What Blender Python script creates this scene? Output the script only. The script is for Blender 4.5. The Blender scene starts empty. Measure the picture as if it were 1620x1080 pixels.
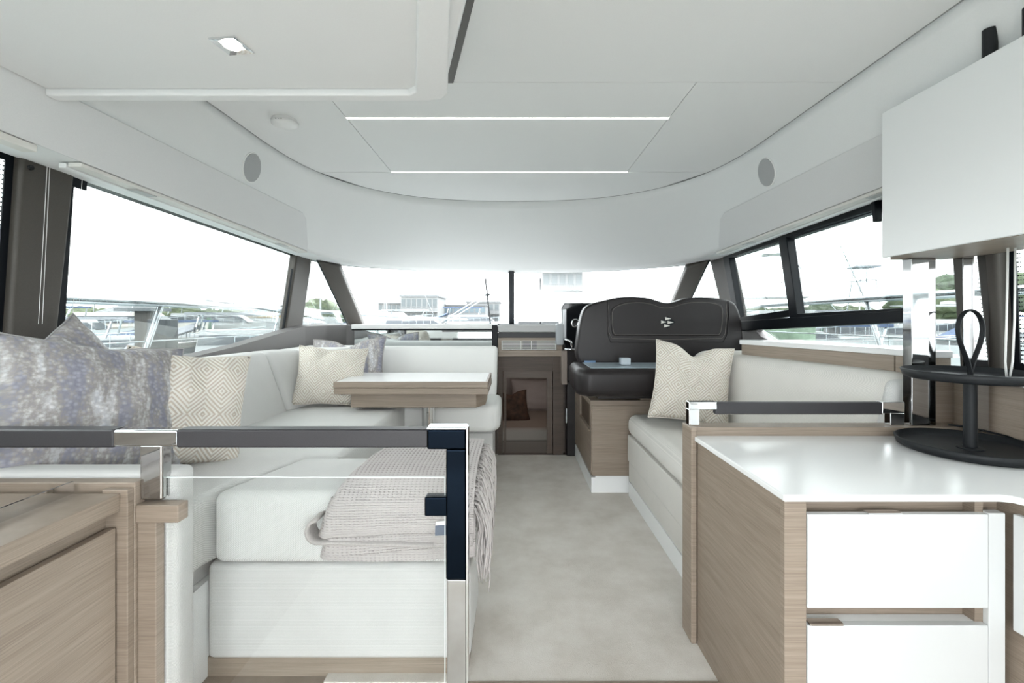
import bpy, bmesh, math, random
from mathutils import Vector, Matrix, noise
random.seed(7)
PI = math.pi
SC = bpy.context.scene
COL = SC.collection

# ------------------------------------------------------------------ camera, sky, exposure
H = 1.15                      # eye height over the saloon carpet
cam_d = bpy.data.cameras.new('camera'); cam = bpy.data.objects.new('camera', cam_d); COL.objects.link(cam)
cam.location = (0, 0, H); cam.rotation_euler = (PI/2, 0, 0)
cam_d.sensor_width = 36; cam_d.lens = 16; cam_d.shift_x = -2/1620; cam_d.shift_y = -37/1620
cam_d.clip_start = .02; cam_d.clip_end = 2000
SC.camera = cam
SC.view_settings.view_transform = 'Standard'; SC.view_settings.look = 'None'
SC.view_settings.gamma = 1; SC.view_settings.use_curve_mapping = False
SC.view_settings.exposure = 0.0
SKY = 8.6
w = bpy.data.worlds.new('overcast_sky'); SC.world = w; w.use_nodes = True
nt = w.node_tree; bg = nt.nodes['Background']
tc = nt.nodes.new('ShaderNodeTexCoord'); nz = nt.nodes.new('ShaderNodeTexNoise'); nz.inputs['Scale'].default_value = 2.5
nt.links.new(tc.outputs['Generated'], nz.inputs['Vector'])
mx = nt.nodes.new('ShaderNodeMix'); mx.data_type = 'RGBA'
mx.inputs[6].default_value = (.925, .972, 1, 1); mx.inputs[7].default_value = (.955, .985, 1, 1)
nt.links.new(nz.outputs['Fac'], mx.inputs[0]); nt.links.new(mx.outputs[2], bg.inputs['Color'])
bg.inputs['Strength'].default_value = SKY

# ------------------------------------------------------------------ helpers
F = 720.0
def px(x, y, Y):
    """point at depth Y seen at pixel x,y of the 1620x1080 frame (used to measure the real place)"""
    return ((x-812)/F*Y, Y, H-(y-503)/F*Y)
SIDE0, SLOPE, ZT = 1.6, .08, 1.715
def side_x(z): return SIDE0+SLOPE*(ZT-z)
def sp(x, y):
    """(Y, z) on the leaning plane of the side windows"""
    a = abs(x-812)/F; b = (y-503)/F
    Y = (SIDE0+SLOPE*(ZT-H))/(a-SLOPE*b)
    return (Y, H-b*Y)

class MB:
    def __init__(s): s.v = []; s.f = []; s.uv = None
    def add(s, vs, fs):
        n = len(s.v); s.v += [tuple(p) for p in vs]; s.f += [tuple(i+n for i in f) for f in fs]; return s
    def box(s, x0, x1, y0, y1, z0, z1):
        vs = [(x0,y0,z0),(x1,y0,z0),(x1,y1,z0),(x0,y1,z0),(x0,y0,z1),(x1,y0,z1),(x1,y1,z1),(x0,y1,z1)]
        return s.add(vs, [(3,2,1,0),(4,5,6,7),(0,1,5,4),(1,2,6,5),(2,3,7,6),(3,0,4,7)])
    def hexa(s, lo, hi):
        """two quads (lists of 4 points), bottom and top"""
        return s.add(list(lo)+list(hi), [(3,2,1,0),(4,5,6,7),(0,1,5,4),(1,2,6,5),(2,3,7,6),(3,0,4,7)])
    def prism(s, a, b):
        """two matching polygons a,b -> closed solid"""
        n = len(a)
        return s.add(list(a)+list(b), [tuple(range(n-1,-1,-1)), tuple(range(n,2*n))]+[(i,(i+1)%n,(i+1)%n+n,i+n) for i in range(n)])
    def pz(s, pts, z0, z1): return s.prism([(p[0],p[1],z0) for p in pts], [(p[0],p[1],z1) for p in pts])
    def py(s, pts, y0, y1): return s.prism([(p[0],y1,p[1]) for p in pts], [(p[0],y0,p[1]) for p in pts])
    def px(s, pts, x0, x1): return s.prism([(x0,p[0],p[1]) for p in pts], [(x1,p[0],p[1]) for p in pts])
    def tube(s, path, r, n=8, caps=True):
        P = [Vector(p) for p in path]; rings = []; prev = None
        for i, p in enumerate(P):
            d = (P[min(i+1,len(P)-1)]-P[max(i-1,0)]).normalized()
            up = prev if prev is not None else (Vector((0,0,1)) if abs(d.z) < .9 else Vector((1,0,0)))
            a = (up-d*up.dot(d)).normalized(); b = d.cross(a); prev = a
            rr = r[i] if isinstance(r, (list, tuple)) else r
            rings.append([p+a*rr*math.cos(2*PI*k/n)+b*rr*math.sin(2*PI*k/n) for k in range(n)])
        vs = [q for R in rings for q in R]; fs = []
        for i in range(len(P)-1):
            for k in range(n): fs.append((i*n+k, i*n+(k+1)%n, (i+1)*n+(k+1)%n, (i+1)*n+k))
        if caps: fs += [tuple(range(n-1,-1,-1)), tuple(range((len(P)-1)*n, len(P)*n))]
        return s.add(vs, fs)
    def lathe(s, prof, c, axis=(0,0,1), n=32):
        """prof: list of (r,h)"""
        ax = Vector(axis).normalized(); a = ax.orthogonal().normalized(); b = ax.cross(a); c = Vector(c)
        vs = []; fs = []
        for r, h in prof:
            vs += [c+ax*h+(a*math.cos(2*PI*k/n)+b*math.sin(2*PI*k/n))*max(r,1e-5) for k in range(n)]
        for i in range(len(prof)-1):
            for k in range(n): fs.append((i*n+k, i*n+(k+1)%n, (i+1)*n+(k+1)%n, (i+1)*n+k))
        fs += [tuple(range(n-1,-1,-1)), tuple(range((len(prof)-1)*n, len(prof)*n))]
        return s.add(vs, fs)
    def grid(s, fn, nu, nv):
        vs = [fn(i/(nu-1), j/(nv-1)) for j in range(nv) for i in range(nu)]
        return s.add(vs, [(j*nu+i, j*nu+i+1, (j+1)*nu+i+1, (j+1)*nu+i) for j in range(nv-1) for i in range(nu-1)])
    def build(s, name, mat, parent=None, bevel=0, seg=3, smooth=None, solid=0, uv=None, fixn=True, subd=0):
        me = bpy.data.meshes.new(name); me.from_pydata(s.v, [], s.f)
        if fixn:
            bm = bmesh.new(); bm.from_mesh(me); bmesh.ops.recalc_face_normals(bm, faces=bm.faces); bm.to_mesh(me); bm.free()
        if uv:
            L = me.uv_layers.new(name='uv')
            for lp in me.loops: L.data[lp.index].uv = uv[lp.vertex_index]
        me.materials.append(mat)
        o = bpy.data.objects.new(name, me); COL.objects.link(o)
        if parent is not None:
            o.parent = parent; off = Vector((0,0,0)); p = parent
            while p is not None: off += p.location; p = p.parent
            o.location = -off
        if smooth is None: smooth = bevel > 0
        if smooth: me.polygons.foreach_set('use_smooth', [True]*len(me.polygons))
        if solid:
            m = o.modifiers.new('solid', 'SOLIDIFY'); m.thickness = solid; m.offset = 0
        if subd:
            m = o.modifiers.new('sub', 'SUBSURF'); m.levels = m.render_levels = subd
        if bevel:
            m = o.modifiers.new('bevel', 'BEVEL'); m.width = bevel; m.segments = seg; m.limit_method = 'ANGLE'; m.angle_limit = .6
            m.harden_normals = seg < 4
        return o

def tag(o, label, cat, group=None, kind=None):
    o['label'] = label; o['category'] = cat
    if group: o['group'] = group
    if kind: o['kind'] = kind
    return o
def thing(name, loc, label, cat, group=None):
    o = bpy.data.objects.new(name, None); COL.objects.link(o); o.location = loc; o.empty_display_size = .05
    return tag(o, label, cat, group)
def struct(o, label=None):
    o['kind'] = 'structure'
    if label: o['label'] = label
    return o
def lab(o, l): o['label'] = l; return o

# ------------------------------------------------------------------ materials
def mat(name, col=(.8,.8,.8), rough=.6, metal=0, spec=.5, emit=None, es=0, coat=0):
    m = bpy.data.materials.new(name); m.use_nodes = True
    b = m.node_tree.nodes['Principled BSDF']
    b.inputs['Base Color'].default_value = (*col, 1); b.inputs['Roughness'].default_value = rough
    b.inputs['Metallic'].default_value = metal; b.inputs['Specular IOR Level'].default_value = spec
    b.inputs['Coat Weight'].default_value = coat
    if emit: b.inputs['Emission Color'].default_value = (*emit, 1); b.inputs['Emission Strength'].default_value = es
    return m
def N(m, t): return m.node_tree.nodes.new('ShaderNode'+t)
def LK(m, a, b): m.node_tree.links.new(a, b)
def coords(m, sc=(1,1,1), rot=(0,0,0), src='Object'):
    t = N(m, 'TexCoord'); mp = N(m, 'Mapping'); mp.inputs['Scale'].default_value = sc; mp.inputs['Rotation'].default_value = rot
    LK(m, t.outputs[src], mp.inputs['Vector']); return mp.outputs[0]
def ramp(m, fac, stops):
    r = N(m, 'ValToRGB'); el = r.color_ramp.elements
    while len(el) < len(stops): el.new(.5)
    for e, (p, c) in zip(el, stops): e.position = p; e.color = (*c, 1)
    LK(m, fac, r.inputs[0]); return r.outputs[0]
def setcol(m, out): LK(m, out, m.node_tree.nodes['Principled BSDF'].inputs['Base Color'])
def bump(m, fac, st, dist):
    b = N(m, 'Bump'); b.inputs['Strength'].default_value = st; b.inputs['Distance'].default_value = dist
    LK(m, fac, b.inputs['Height']); LK(m, b.outputs[0], m.node_tree.nodes['Principled BSDF'].inputs['Normal'])
def math_(m, op, a, b=None):
    n = N(m, 'Math'); n.operation = op
    for i, v in enumerate((a, b)):
        if v is None: continue
        if isinstance(v, (int, float)): n.inputs[i].default_value = v
        else: LK(m, v, n.inputs[i])
    return n.outputs[0]
def noise_(m, vec, sc, det=4, rough=.55):
    n = N(m, 'TexNoise'); n.inputs['Scale'].default_value = sc; n.inputs['Detail'].default_value = det; n.inputs['Roughness'].default_value = rough
    LK(m, vec, n.inputs['Vector']); return n.outputs['Fac']

def wood(name, dark, light, rough=.45, sc=(3,3,110)):
    m = mat(name, light, rough)
    n1 = noise_(m, coords(m, sc), 2.0, 5, .65); n2 = noise_(m, coords(m, (sc[0]*.6, sc[1]*.6, sc[2]*.22)), 1.0, 2)
    f = math_(m, 'ADD', math_(m, 'MULTIPLY', n1, .7), math_(m, 'MULTIPLY', n2, .3))
    setcol(m, ramp(m, f, [(.36, dark), (.62, light)])); bump(m, n1, .15, .001); return m
OAK = wood('taupe_oak', (.215,.168,.130), (.325,.263,.210), sc=(3,3,230))
OAKT = wood('taupe_oak_side', (.20,.156,.12), (.30,.242,.192), sc=(5,5,190))
DWOOD = wood('dark_walnut', (.052,.034,.024), (.092,.064,.047), .5)
def fabric(name, c1, c2, k=1500, st=.35, kr=None):
    m = mat(name, c1, .92, spec=.2)
    v = coords(m); s = N(m, 'SeparateXYZ'); LK(m, v, s.inputs[0])
    u = math_(m, 'ADD', s.outputs[0], s.outputs[1]); q = math_(m, 'ADD', math_(m, 'SUBTRACT', s.outputs[1], s.outputs[0]), math_(m, 'MULTIPLY', s.outputs[2], 1.3))
    a = math_(m, 'SINE', math_(m, 'MULTIPLY', u, k)); b = math_(m, 'SINE', math_(m, 'MULTIPLY', q, kr or k))
    w_ = math_(m, 'MULTIPLY', a, b) if not kr else math_(m, 'ADD', math_(m, 'MULTIPLY', b, .75), math_(m, 'MULTIPLY', a, .25)); f = math_(m, 'ADD', math_(m, 'MULTIPLY', w_, .5), .5)
    n = noise_(m, coords(m), 7, 3)
    f2 = math_(m, 'ADD', math_(m, 'MULTIPLY', f, .7), math_(m, 'MULTIPLY', n, .3))
    setcol(m, ramp(m, f2, [(.1, c2), (.7, c1)])); bump(m, f, st, .0012); return m
FAB = fabric('woven_ivory_fabric', (.77,.765,.75), (.52,.515,.505), 1350, .8)
FABR = fabric('ribbed_ivory_fabric', (.77,.765,.75), (.54,.535,.525), 1200, .8, 830)
FABW = fabric('woven_ivory_fabric_warm', (.76,.735,.695), (.58,.56,.53), 1100, .6)
FABL = fabric('smooth_ivory_fabric', (.82,.82,.80), (.77,.765,.75), 900, .1)
def carpet():
    m = mat('beige_carpet', (.5,.45,.38), .97, spec=.1)
    a = noise_(m, coords(m), 5, 6, .62); b = noise_(m, coords(m), 260, 3, .7)
    f = math_(m, 'ADD', math_(m, 'MULTIPLY', a, .75), math_(m, 'MULTIPLY', b, .25))
    setcol(m, ramp(m, f, [(.33, (.65,.60,.54)), (.50, (.755,.71,.655)), (.67, (.84,.805,.755))]))
    bump(m, b, .8, .004); return m
CARPET = carpet()
def speck(name, c, r=.55, amt=.06, sc=300, bm_=.05):
    m = mat(name, c, r); n = noise_(m, coords(m), sc, 3)
    setcol(m, ramp(m, n, [(.3, tuple(x*(1-amt) for x in c)), (.7, tuple(min(1, x*(1+amt)) for x in c))])); bump(m, n, bm_, .0008); return m
HEAD = speck('headliner_white', (.82,.825,.82), .8, .015)
VAL = speck('valance_grey_vinyl', (.73,.73,.73), .75, .02)
SOFF = speck('soffit_white', (.80,.80,.80), .7, .012)
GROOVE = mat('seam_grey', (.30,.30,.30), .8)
CREAM = mat('blind_cream', (.74,.72,.68), .5)
TAUPE = speck('pillar_taupe_leather', (.062,.054,.046), .55, .08)
GREYL = speck('dash_grey_leather', (.16,.152,.15), .6, .1, 500, .2)
BRL = speck('dark_brown_leather', (.013,.010,.0105), .42, .2, 600, .25); BRL.node_tree.nodes['Principled BSDF'].inputs['Specular IOR Level'].default_value = .35
RAILL = speck('rail_grey_leather', (.034,.032,.036), .5, .12, 500, .2)
BLK = mat('black_frame', (.004,.0055,.008), .4, spec=.18)
MBLK = speck('matte_black', (.011,.0125,.0145), .5, .15, 200, .05); MBLK.node_tree.nodes['Principled BSDF'].inputs['Specular IOR Level'].default_value = .3
GLOSSB = mat('glossy_black', (.008,.009,.011), .06)
CHROME = mat('chrome', (.80,.81,.82), .035, 1)
DCHROME = mat('dark_polished_steel', (.006,.010,.017), .1, 1)  # dark reflection on the polished post put into the metal colour
CHROME2 = mat('chrome_shaded', (.50,.50,.50), .05, 1)  # darker copy of the chrome, dim reflections put into its colour
STEEL = mat('stainless_rail', (.40,.43,.45), .25, 1)
WHITE = mat('white_lacquer', (.64,.65,.65), .25)
WHITEM = mat('overhead_white_lacquer', (.86,.87,.87), .35)
CORIAN = mat('white_solid_surface', (.80,.80,.80), .22)
WPLAST = mat('white_plastic', (.85,.85,.84), .4)
SPK = speck('speaker_grille', (.42,.425,.43), .8, .2, 900, .2)
ROPE = mat('white_cord', (.8,.8,.78), .7)
LEDM = mat('led', (1,1,1), .5, emit=(1,.96,.88), es=6)
MIRROR = mat('tinted_mirror', (.62,.66,.66), .03, 1)
def glass(name, tint=(.93,.965,.955), refl=1.0):
    m = bpy.data.materials.new(name); m.use_nodes = True; t = m.node_tree; t.nodes.clear()
    o = t.nodes.new('ShaderNodeOutputMaterial'); tr = t.nodes.new('ShaderNodeBsdfTransparent'); tr.inputs[0].default_value = (*tint, 1)
    g = t.nodes.new('ShaderNodeBsdfGlossy'); g.inputs['Roughness'].default_value = .01; g.inputs['Color'].default_value = (1,1,1,1)
    fr = t.nodes.new('ShaderNodeFresnel'); fr.inputs['IOR'].default_value = 1.3; mu = t.nodes.new('ShaderNodeMath'); mu.operation = 'MULTIPLY'; mu.inputs[1].default_value = refl
    mi = t.nodes.new('ShaderNodeMixShader'); t.links.new(fr.outputs[0], mu.inputs[0]); t.links.new(mu.outputs[0], mi.inputs[0])
    t.links.new(tr.outputs[0], mi.inputs[1]); t.links.new(g.outputs[0], mi.inputs[2]); t.links.new(mi.outputs[0], o.inputs[0]); return m
GLASS = glass('window_glass', (.78,.80,.79), .5); WSG = glass('windscreen_glass', (.88,.895,.89), .5); PGLASS = glass('partition_glass', (.98,.987,.985), 1.0)
GEDGE = mat('glass_edge', (.80,.88,.86), .15)

def pillow_geo(name):
    """ivory cloth with concentric raised diamonds"""
    m = mat(name, (.7,.66,.6), .9, spec=.2)
    v = coords(m, (1,1,1), src='UV'); s = N(m, 'SeparateXYZ'); LK(m, v, s.inputs[0])
    def fold(o, k, ph): return math_(m, 'ABSOLUTE', math_(m, 'SUBTRACT', math_(m, 'FRACT', math_(m, 'ADD', math_(m, 'MULTIPLY', o, k), ph)), .5))
    a = fold(s.outputs[0], 4.2, .1); b = fold(s.outputs[1], 2.6, .35)
    c = math_(m, 'ADD', math_(m, 'MULTIPLY', a, 1.0), math_(m, 'MULTIPLY', b, 1.5))
    nn = math_(m, 'MULTIPLY', noise_(m, v, 5, 2), .10)
    f = math_(m, 'ADD', math_(m, 'MULTIPLY', math_(m, 'SINE', math_(m, 'MULTIPLY', math_(m, 'ADD', c, nn), 42)), .5), .5)
    setcol(m, ramp(m, f, [(.28, (.545,.475,.40)), (.6, (.74,.71,.66))])); bump(m, f, .7, .003); return m
PILB = pillow_geo('beige_diamond_weave')
def pillow_scale(name, dk=1.0):
    m = mat(name, (.5,.5,.55), .75, spec=.4)
    v = coords(m, (1,1,1), src='UV')
    vo = N(m, 'TexVoronoi'); vo.inputs['Scale'].default_value = 34; LK(m, v, vo.inputs['Vector'])
    st = noise_(m, coords(m, (5.5,1.5,1), (0,0,.35), src='UV'), 1.1, 4, .65)
    fine = noise_(m, coords(m, (1,1,1), src='UV'), 30, 5, .75)
    c1 = ramp(m, math_(m, 'ADD', math_(m, 'MULTIPLY', st, .72), math_(m, 'MULTIPLY', fine, .28)),
              [(.34, (.21*dk,.21*dk,.265*dk)), (.44, (.26*dk,.26*dk,.30*dk)), (.50, (.31*dk,.29*dk,.275*dk)), (.58, (.50*dk,.50*dk,.51*dk)), (.68, (.36*dk,.38*dk,.43*dk))])
    sh = ramp(m, vo.outputs['Distance'], [(.0, (1.15,1.15,1.15)), (.55, (.66,.65,.66))])
    mi = N(m, 'Mix'); mi.data_type = 'RGBA'; mi.blend_type = 'MULTIPLY'; mi.inputs[0].default_value = .8
    LK(m, c1, mi.inputs[6]); LK(m, sh, mi.inputs[7]); setcol(m, mi.outputs[2]); bump(m, vo.outputs['Distance'], .4, .003); return m
PILS = pillow_scale('blue_grey_scale_print', 1.22)
PILS2 = pillow_scale('blue_grey_scale_print_light', 1.55)
PILD = pillow_scale('brown_print', .3); 
b_ = speck('brown_cushion_velvet', (.05,.022,.012), .8, .6, 16, .4); PILD = b_
BLANK = speck('waffle_blanket_wool', (.46,.425,.41), .95, .10, 160, .2)
PIPE = mat('pillow_piping', (.35,.34,.34), .7)

# =================================================================== SETTING
# floor
struct(MB().box(-.60, .76, 1.44, 3.86, -.03, 0).build('floor', CARPET), 'mottled beige carpet of the saloon aisle')
f2 = MB(); f2.pz([(-1.68,-1.6),(1.68,-1.6),(1.68,1.44),(-1.68,1.44)], -.2, -.17)
struct(f2.build('floor', CARPET), 'lower galley floor')
struct(MB().box(.0-.17, .66, 1.415, 1.44, -.17, .004).build('trim_1', OAK, bevel=.004), 'oak step edge of the carpet')
struct(MB().box(-1.68, -.60, 1.44, 4.4, -.05, -.01).build('floor', OAKT), 'floor under the dinette')
struct(MB().box(.76, 1.68, 1.44, 4.4, -.05, -.01).build('floor', OAKT), 'floor under the starboard seats')

# rings of the headliner
def ringA(t):   # t in 0..1 from starboard aft to port aft
    s = 1 if t <= .5 else -1; q = t if t <= .5 else 1-t          # q 0..0.5
    if q < .28: return Vector((s*1.30, -.8+(3.1)*q/.28, 2.07))
    a = (q-.28)/.22*PI/2
    return Vector((s*1.30*abs(math.cos(a))**.8, 2.3+1.28*math.sin(a)**.8, 2.07))
def ringD(t):      # outer edge, where the windows start
    s = 1 if t <= .5 else -1; q = t if t <= .5 else 1-t
    if q < .28:
        Y = -.8+4.2*q/.28; return Vector((s*1.61, Y, zC(Y)+.004))
    a = (q-.28)/.22*PI/2; X = 1.61*abs(math.cos(a))**.8; Y = 3.4+.95*math.sin(a)**.8
    return Vector((s*X, Y, 1.60+.012*(X/1.6)**6))
def zC(Y): return 1.673-.0303*(Y-1.268)
def ringC(t):
    s = 1 if t <= .5 else -1; q = t if t <= .5 else 1-t
    if q < .28:
        Y = -.8+4.0*q/.28; return Vector((s*1.43, Y, zC(Y)))
    a = (q-.28)/.22*PI/2; X = 1.43*abs(math.cos(a))**.8; Y = 3.2+1.1*math.sin(a)**.8
    return Vector((s*X, Y, 1.575+.0325*(X/1.43)**8))
def ringB(t):
    s = 1 if t <= .5 else -1; q = t if t <= .5 else 1-t
    if q < .28:
        return Vector((s*1.36, -.8+3.75*q/.28, 1.83))
    a = (q-.28)/.22*PI/2; X = 1.36*abs(math.cos(a))**.8; Y = 2.95+1.06*math.sin(a)**.8
    return Vector((s*X, Y, 1.79+.04*(X/1.36)**4))
NS = 161
m = MB()
def hl(u, v):
    A, B, C = ringA(u), ringB(u), ringC(u)
    if v <= .5: return A.lerp(B, v*2) + Vector((0,0,.0))
    return B.lerp(C, v*2-1)
m.grid(hl, NS, 13)
o = m.build('ceiling', HEAD, smooth=True, fixn=False); struct(o, 'white cove sweeping round from the ceiling down to the windscreen')
o.modifiers.new('s', 'SOLIDIFY').thickness = .012; o.modifiers['s'].offset = -1
m = MB(); m.grid(lambda u, v: ringC(u).lerp(ringD(u), v), NS, 3)
struct(m.build('ceiling', HEAD, smooth=True, fixn=False), 'underside of the cove above the windows')
struct(MB().tube([ringA(i/160)+Vector((0,0,-.0005)) for i in range(161)], .0024, 6).build('trim_17', GROOVE), 'thin shadow line round the ceiling panels')  # grey tube in place of the thin shade at the panel edge
# upper skin of the roof, outside
m = MB(); loop = [ringD(i/80) for i in range(81)]
m.prism([(p.x*1.03, p.y+.05 if p.y > 0 else p.y, 2.10) for p in loop], [(p.x*.9, p.y, 2.16) for p in loop])
struct(m.build('roof', WHITE), 'white roof over the saloon')
m = MB(); L2 = [Vector((p.x*1.03, p.y+.05 if p.y > 0 else p.y, p.z-.0)) for p in loop]
m.add([p for p in L2]+[Vector((p.x, p.y, 2.11)) for p in L2], [(i, i+1, i+82, i+81) for i in range(80)])
struct(m.build('roof', WHITE, fixn=False), 'outer edge of the roof')

def Ylim(X):
    X = min(abs(X), 1.2999); return 2.3+1.28*(1-(X/1.30)**2.5)**(1/2.5)
def Xlim(Y):
    if Y <= 2.3: return 1.30
    return 1.30*max(0, 1-((Y-2.3)/1.28)**2.5)**(1/2.5)
struct(MB().pz([(Xlim(y)+.005, y) for y in [-.8]+[2.3+1.275*i/20 for i in range(21)]]+[(-Xlim(y)-.005, y) for y in [2.3+1.275*(20-i)/20 for i in range(21)]+[-.8]], 2.076, 2.09).build('ceiling', GROOVE), 'dark backing behind the ceiling seams')
def cpanel(pts, lbl):
    m = MB(); m.pz(pts, 2.07, 2.075)
    return struct(m.build('ceiling', HEAD), lbl)
g = .0016
cpanel([(-1.298,-.8),(1.298,-.8),(1.298,1.776-g),(-1.298,1.776-g)], 'aft ceiling panel')
ys = [1.776+g+ (2.868-g-1.776-g)*i/10 for i in range(11)]
cpanel([(-Xlim(y)+.001, y) for y in ys]+[(-.767-g, 2.868-g), (-.767-g, 1.776+g)], 'port ceiling panel')
cpanel([(Xlim(y)-.001, y) for y in ys]+[(.716+g, 2.868-g), (.716+g, 1.776+g)], 'starboard ceiling panel')
cpanel([(-.767+g,1.776+g),(.716-g,1.776+g),(.716-g,2.091),(-.767+g,2.091)], 'ceiling panel aft of the light strips')
cpanel([(-.767+g,2.101),(.716-g,2.101),(.716-g,2.863),(-.767+g,2.863)], 'sunroof panel between the light strips')
xs = [1.05-2.1*i/30 for i in range(31)]
cpanel([(Xlim(2.868+g)-.004, 2.868+g+.004)]+[(x, Ylim(x)-.001) for x in xs]+[(-Xlim(2.868+g)+.004, 2.868+g+.004)], 'front ceiling panel')
# LED strips
for y0, x0, x1, z, l in ((2.096,-.767,.715,2.069,'long white light strip across the ceiling, the nearer and longer one'), (2.868,-.765,.718,2.069,'long white light strip across the ceiling, the farther one above the windscreen')):
    t = thing('light_strip', (0, y0, 2.069), l, 'light', None)
    MB().box(x0, x1, y0-.0032, y0+.0032, z-.001, z+.004).build('diffuser', LEDM, t)
# dark slot and seam beside soffit
m = MB(); a = px(738,0,1.317); m.hexa([(-.135,1.317,2.066),(-.113,1.317,2.066),(-.234,1.776,2.066),(-.262,1.776,2.066)], [(-.135,1.317,2.071),(-.113,1.317,2.071),(-.234,1.776,2.071),(-.262,1.776,2.071)])
m.hexa([(-.02,.7,2.066),(.005,.7,2.066),(-.113,1.317,2.066),(-.135,1.317,2.066)], [(-.02,.7,2.071),(.005,.7,2.071),(-.113,1.317,2.071),(-.135,1.317,2.071)])
struct(m.build('trim_2', mat('slot_grey', (.13,.125,.12), .6)), 'grey slot in the ceiling beside the lowered panel')

# soffit (lowered ceiling panel, port aft)
sof = struct(bpy.data.objects.new('ceiling', None), 'lowered ceiling panel over the port galley'); COL.objects.link(sof); sof.location = (-.8, 1, 1.9)
K = .893
def KS(p): return [(a*K, b*K) for a, b in p]
def KZ(z): return H+(z-H)*K
out = [(-1.52,-.8),(.25,-.8),(-.107,1.07),(-.215,1.46),(-.228,1.50),(-.25,1.53),(-.29,1.54),(-1.52,1.54)]
MB().pz(KS(out), KZ(1.9), 2.068).build('soffit_body', SOFF, sof, bevel=.012, seg=3)
MB().pz(KS([(-1.52,1.476),(-.34,1.476),(-.312,1.452),(-.2265,1.07),(.19,-.8),(.235,-.8),(-.150,1.07),(-.205,1.43),(-.212,1.47),(-.235,1.505),(-.28,1.518),(-1.52,1.518)]), KZ(1.872), KZ(1.902)).build('rim', SOFF, sof, bevel=.006, seg=3)
MB().pz(KS([(-1.51,-.78),(.20,-.78),(-.221,1.07),(-.305,1.455),(-.33,1.476),(-1.51,1.476)]), KZ(1.897), KZ(1.901)).build('seam', GROOVE, sof)
MB().pz(KS([(-1.51,-.78),(.195,-.78),(-.2255,1.07),(-.309,1.450),(-.334,1.471),(-1.51,1.471)]), KZ(1.893), KZ(1.8985)).build('panel', SOFF, sof)
# downlight
t = thing('downlight', (-.764*K,1.236*K,KZ(1.89)), 'square chrome recessed spotlight in the lowered ceiling panel', 'light')
m = MB(); cx, cy, a_, b_ = -.764*K, 1.236*K, .038*K, .024*K
rot = -.12
def rp(x, y): return (cx+x*math.cos(rot)-y*math.sin(rot), cy+x*math.sin(rot)+y*math.cos(rot))
for i in range(4):
    an = [(-1,-1),(1,-1),(1,1),(-1,1)]; p, q = an[i], an[(i+1)%4]
    lo = [rp(p[0]*a_,p[1]*a_), rp(q[0]*a_,q[1]*a_), rp(q[0]*b_,q[1]*b_), rp(p[0]*b_,p[1]*b_)]
    m.hexa([(*lo[0],KZ(1.887)),(*lo[1],KZ(1.887)),(*lo[2],KZ(1.8905)),(*lo[3],KZ(1.8905))], [(*l_,KZ(1.891)) for l_ in lo])
m.build('frame', CHROME, t)
MB().lathe([(.0,0),(.020,0),(.020,.003),(0,.003)], (cx,cy,KZ(1.8885)-.001), n=24).build('bulb', mat('spot_bulb', (1,1,1), .5, emit=(1,.93,.82), es=12), t)
# smoke detector
t = thing('smoke_detector', (-1.06,2.11,2.07), 'round white smoke detector on the ceiling', 'detector')
MB().lathe([(.0,-.030),(.045,-.030),(.056,-.024),(.058,-.012)], (-1.06,2.11,2.07)).build('cover', WPLAST, t, smooth=True)
MB().lathe([(.052,-.012),(.052,0)], (-1.06,2.11,2.07)).build('base', WPLAST, t)
m = MB()
for k in range(3): m.box(-1.075+.012*k, -1.069+.012*k, 2.053, 2.0545, 2.050, 2.054)
m.build('slot', GROOVE, t)

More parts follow.
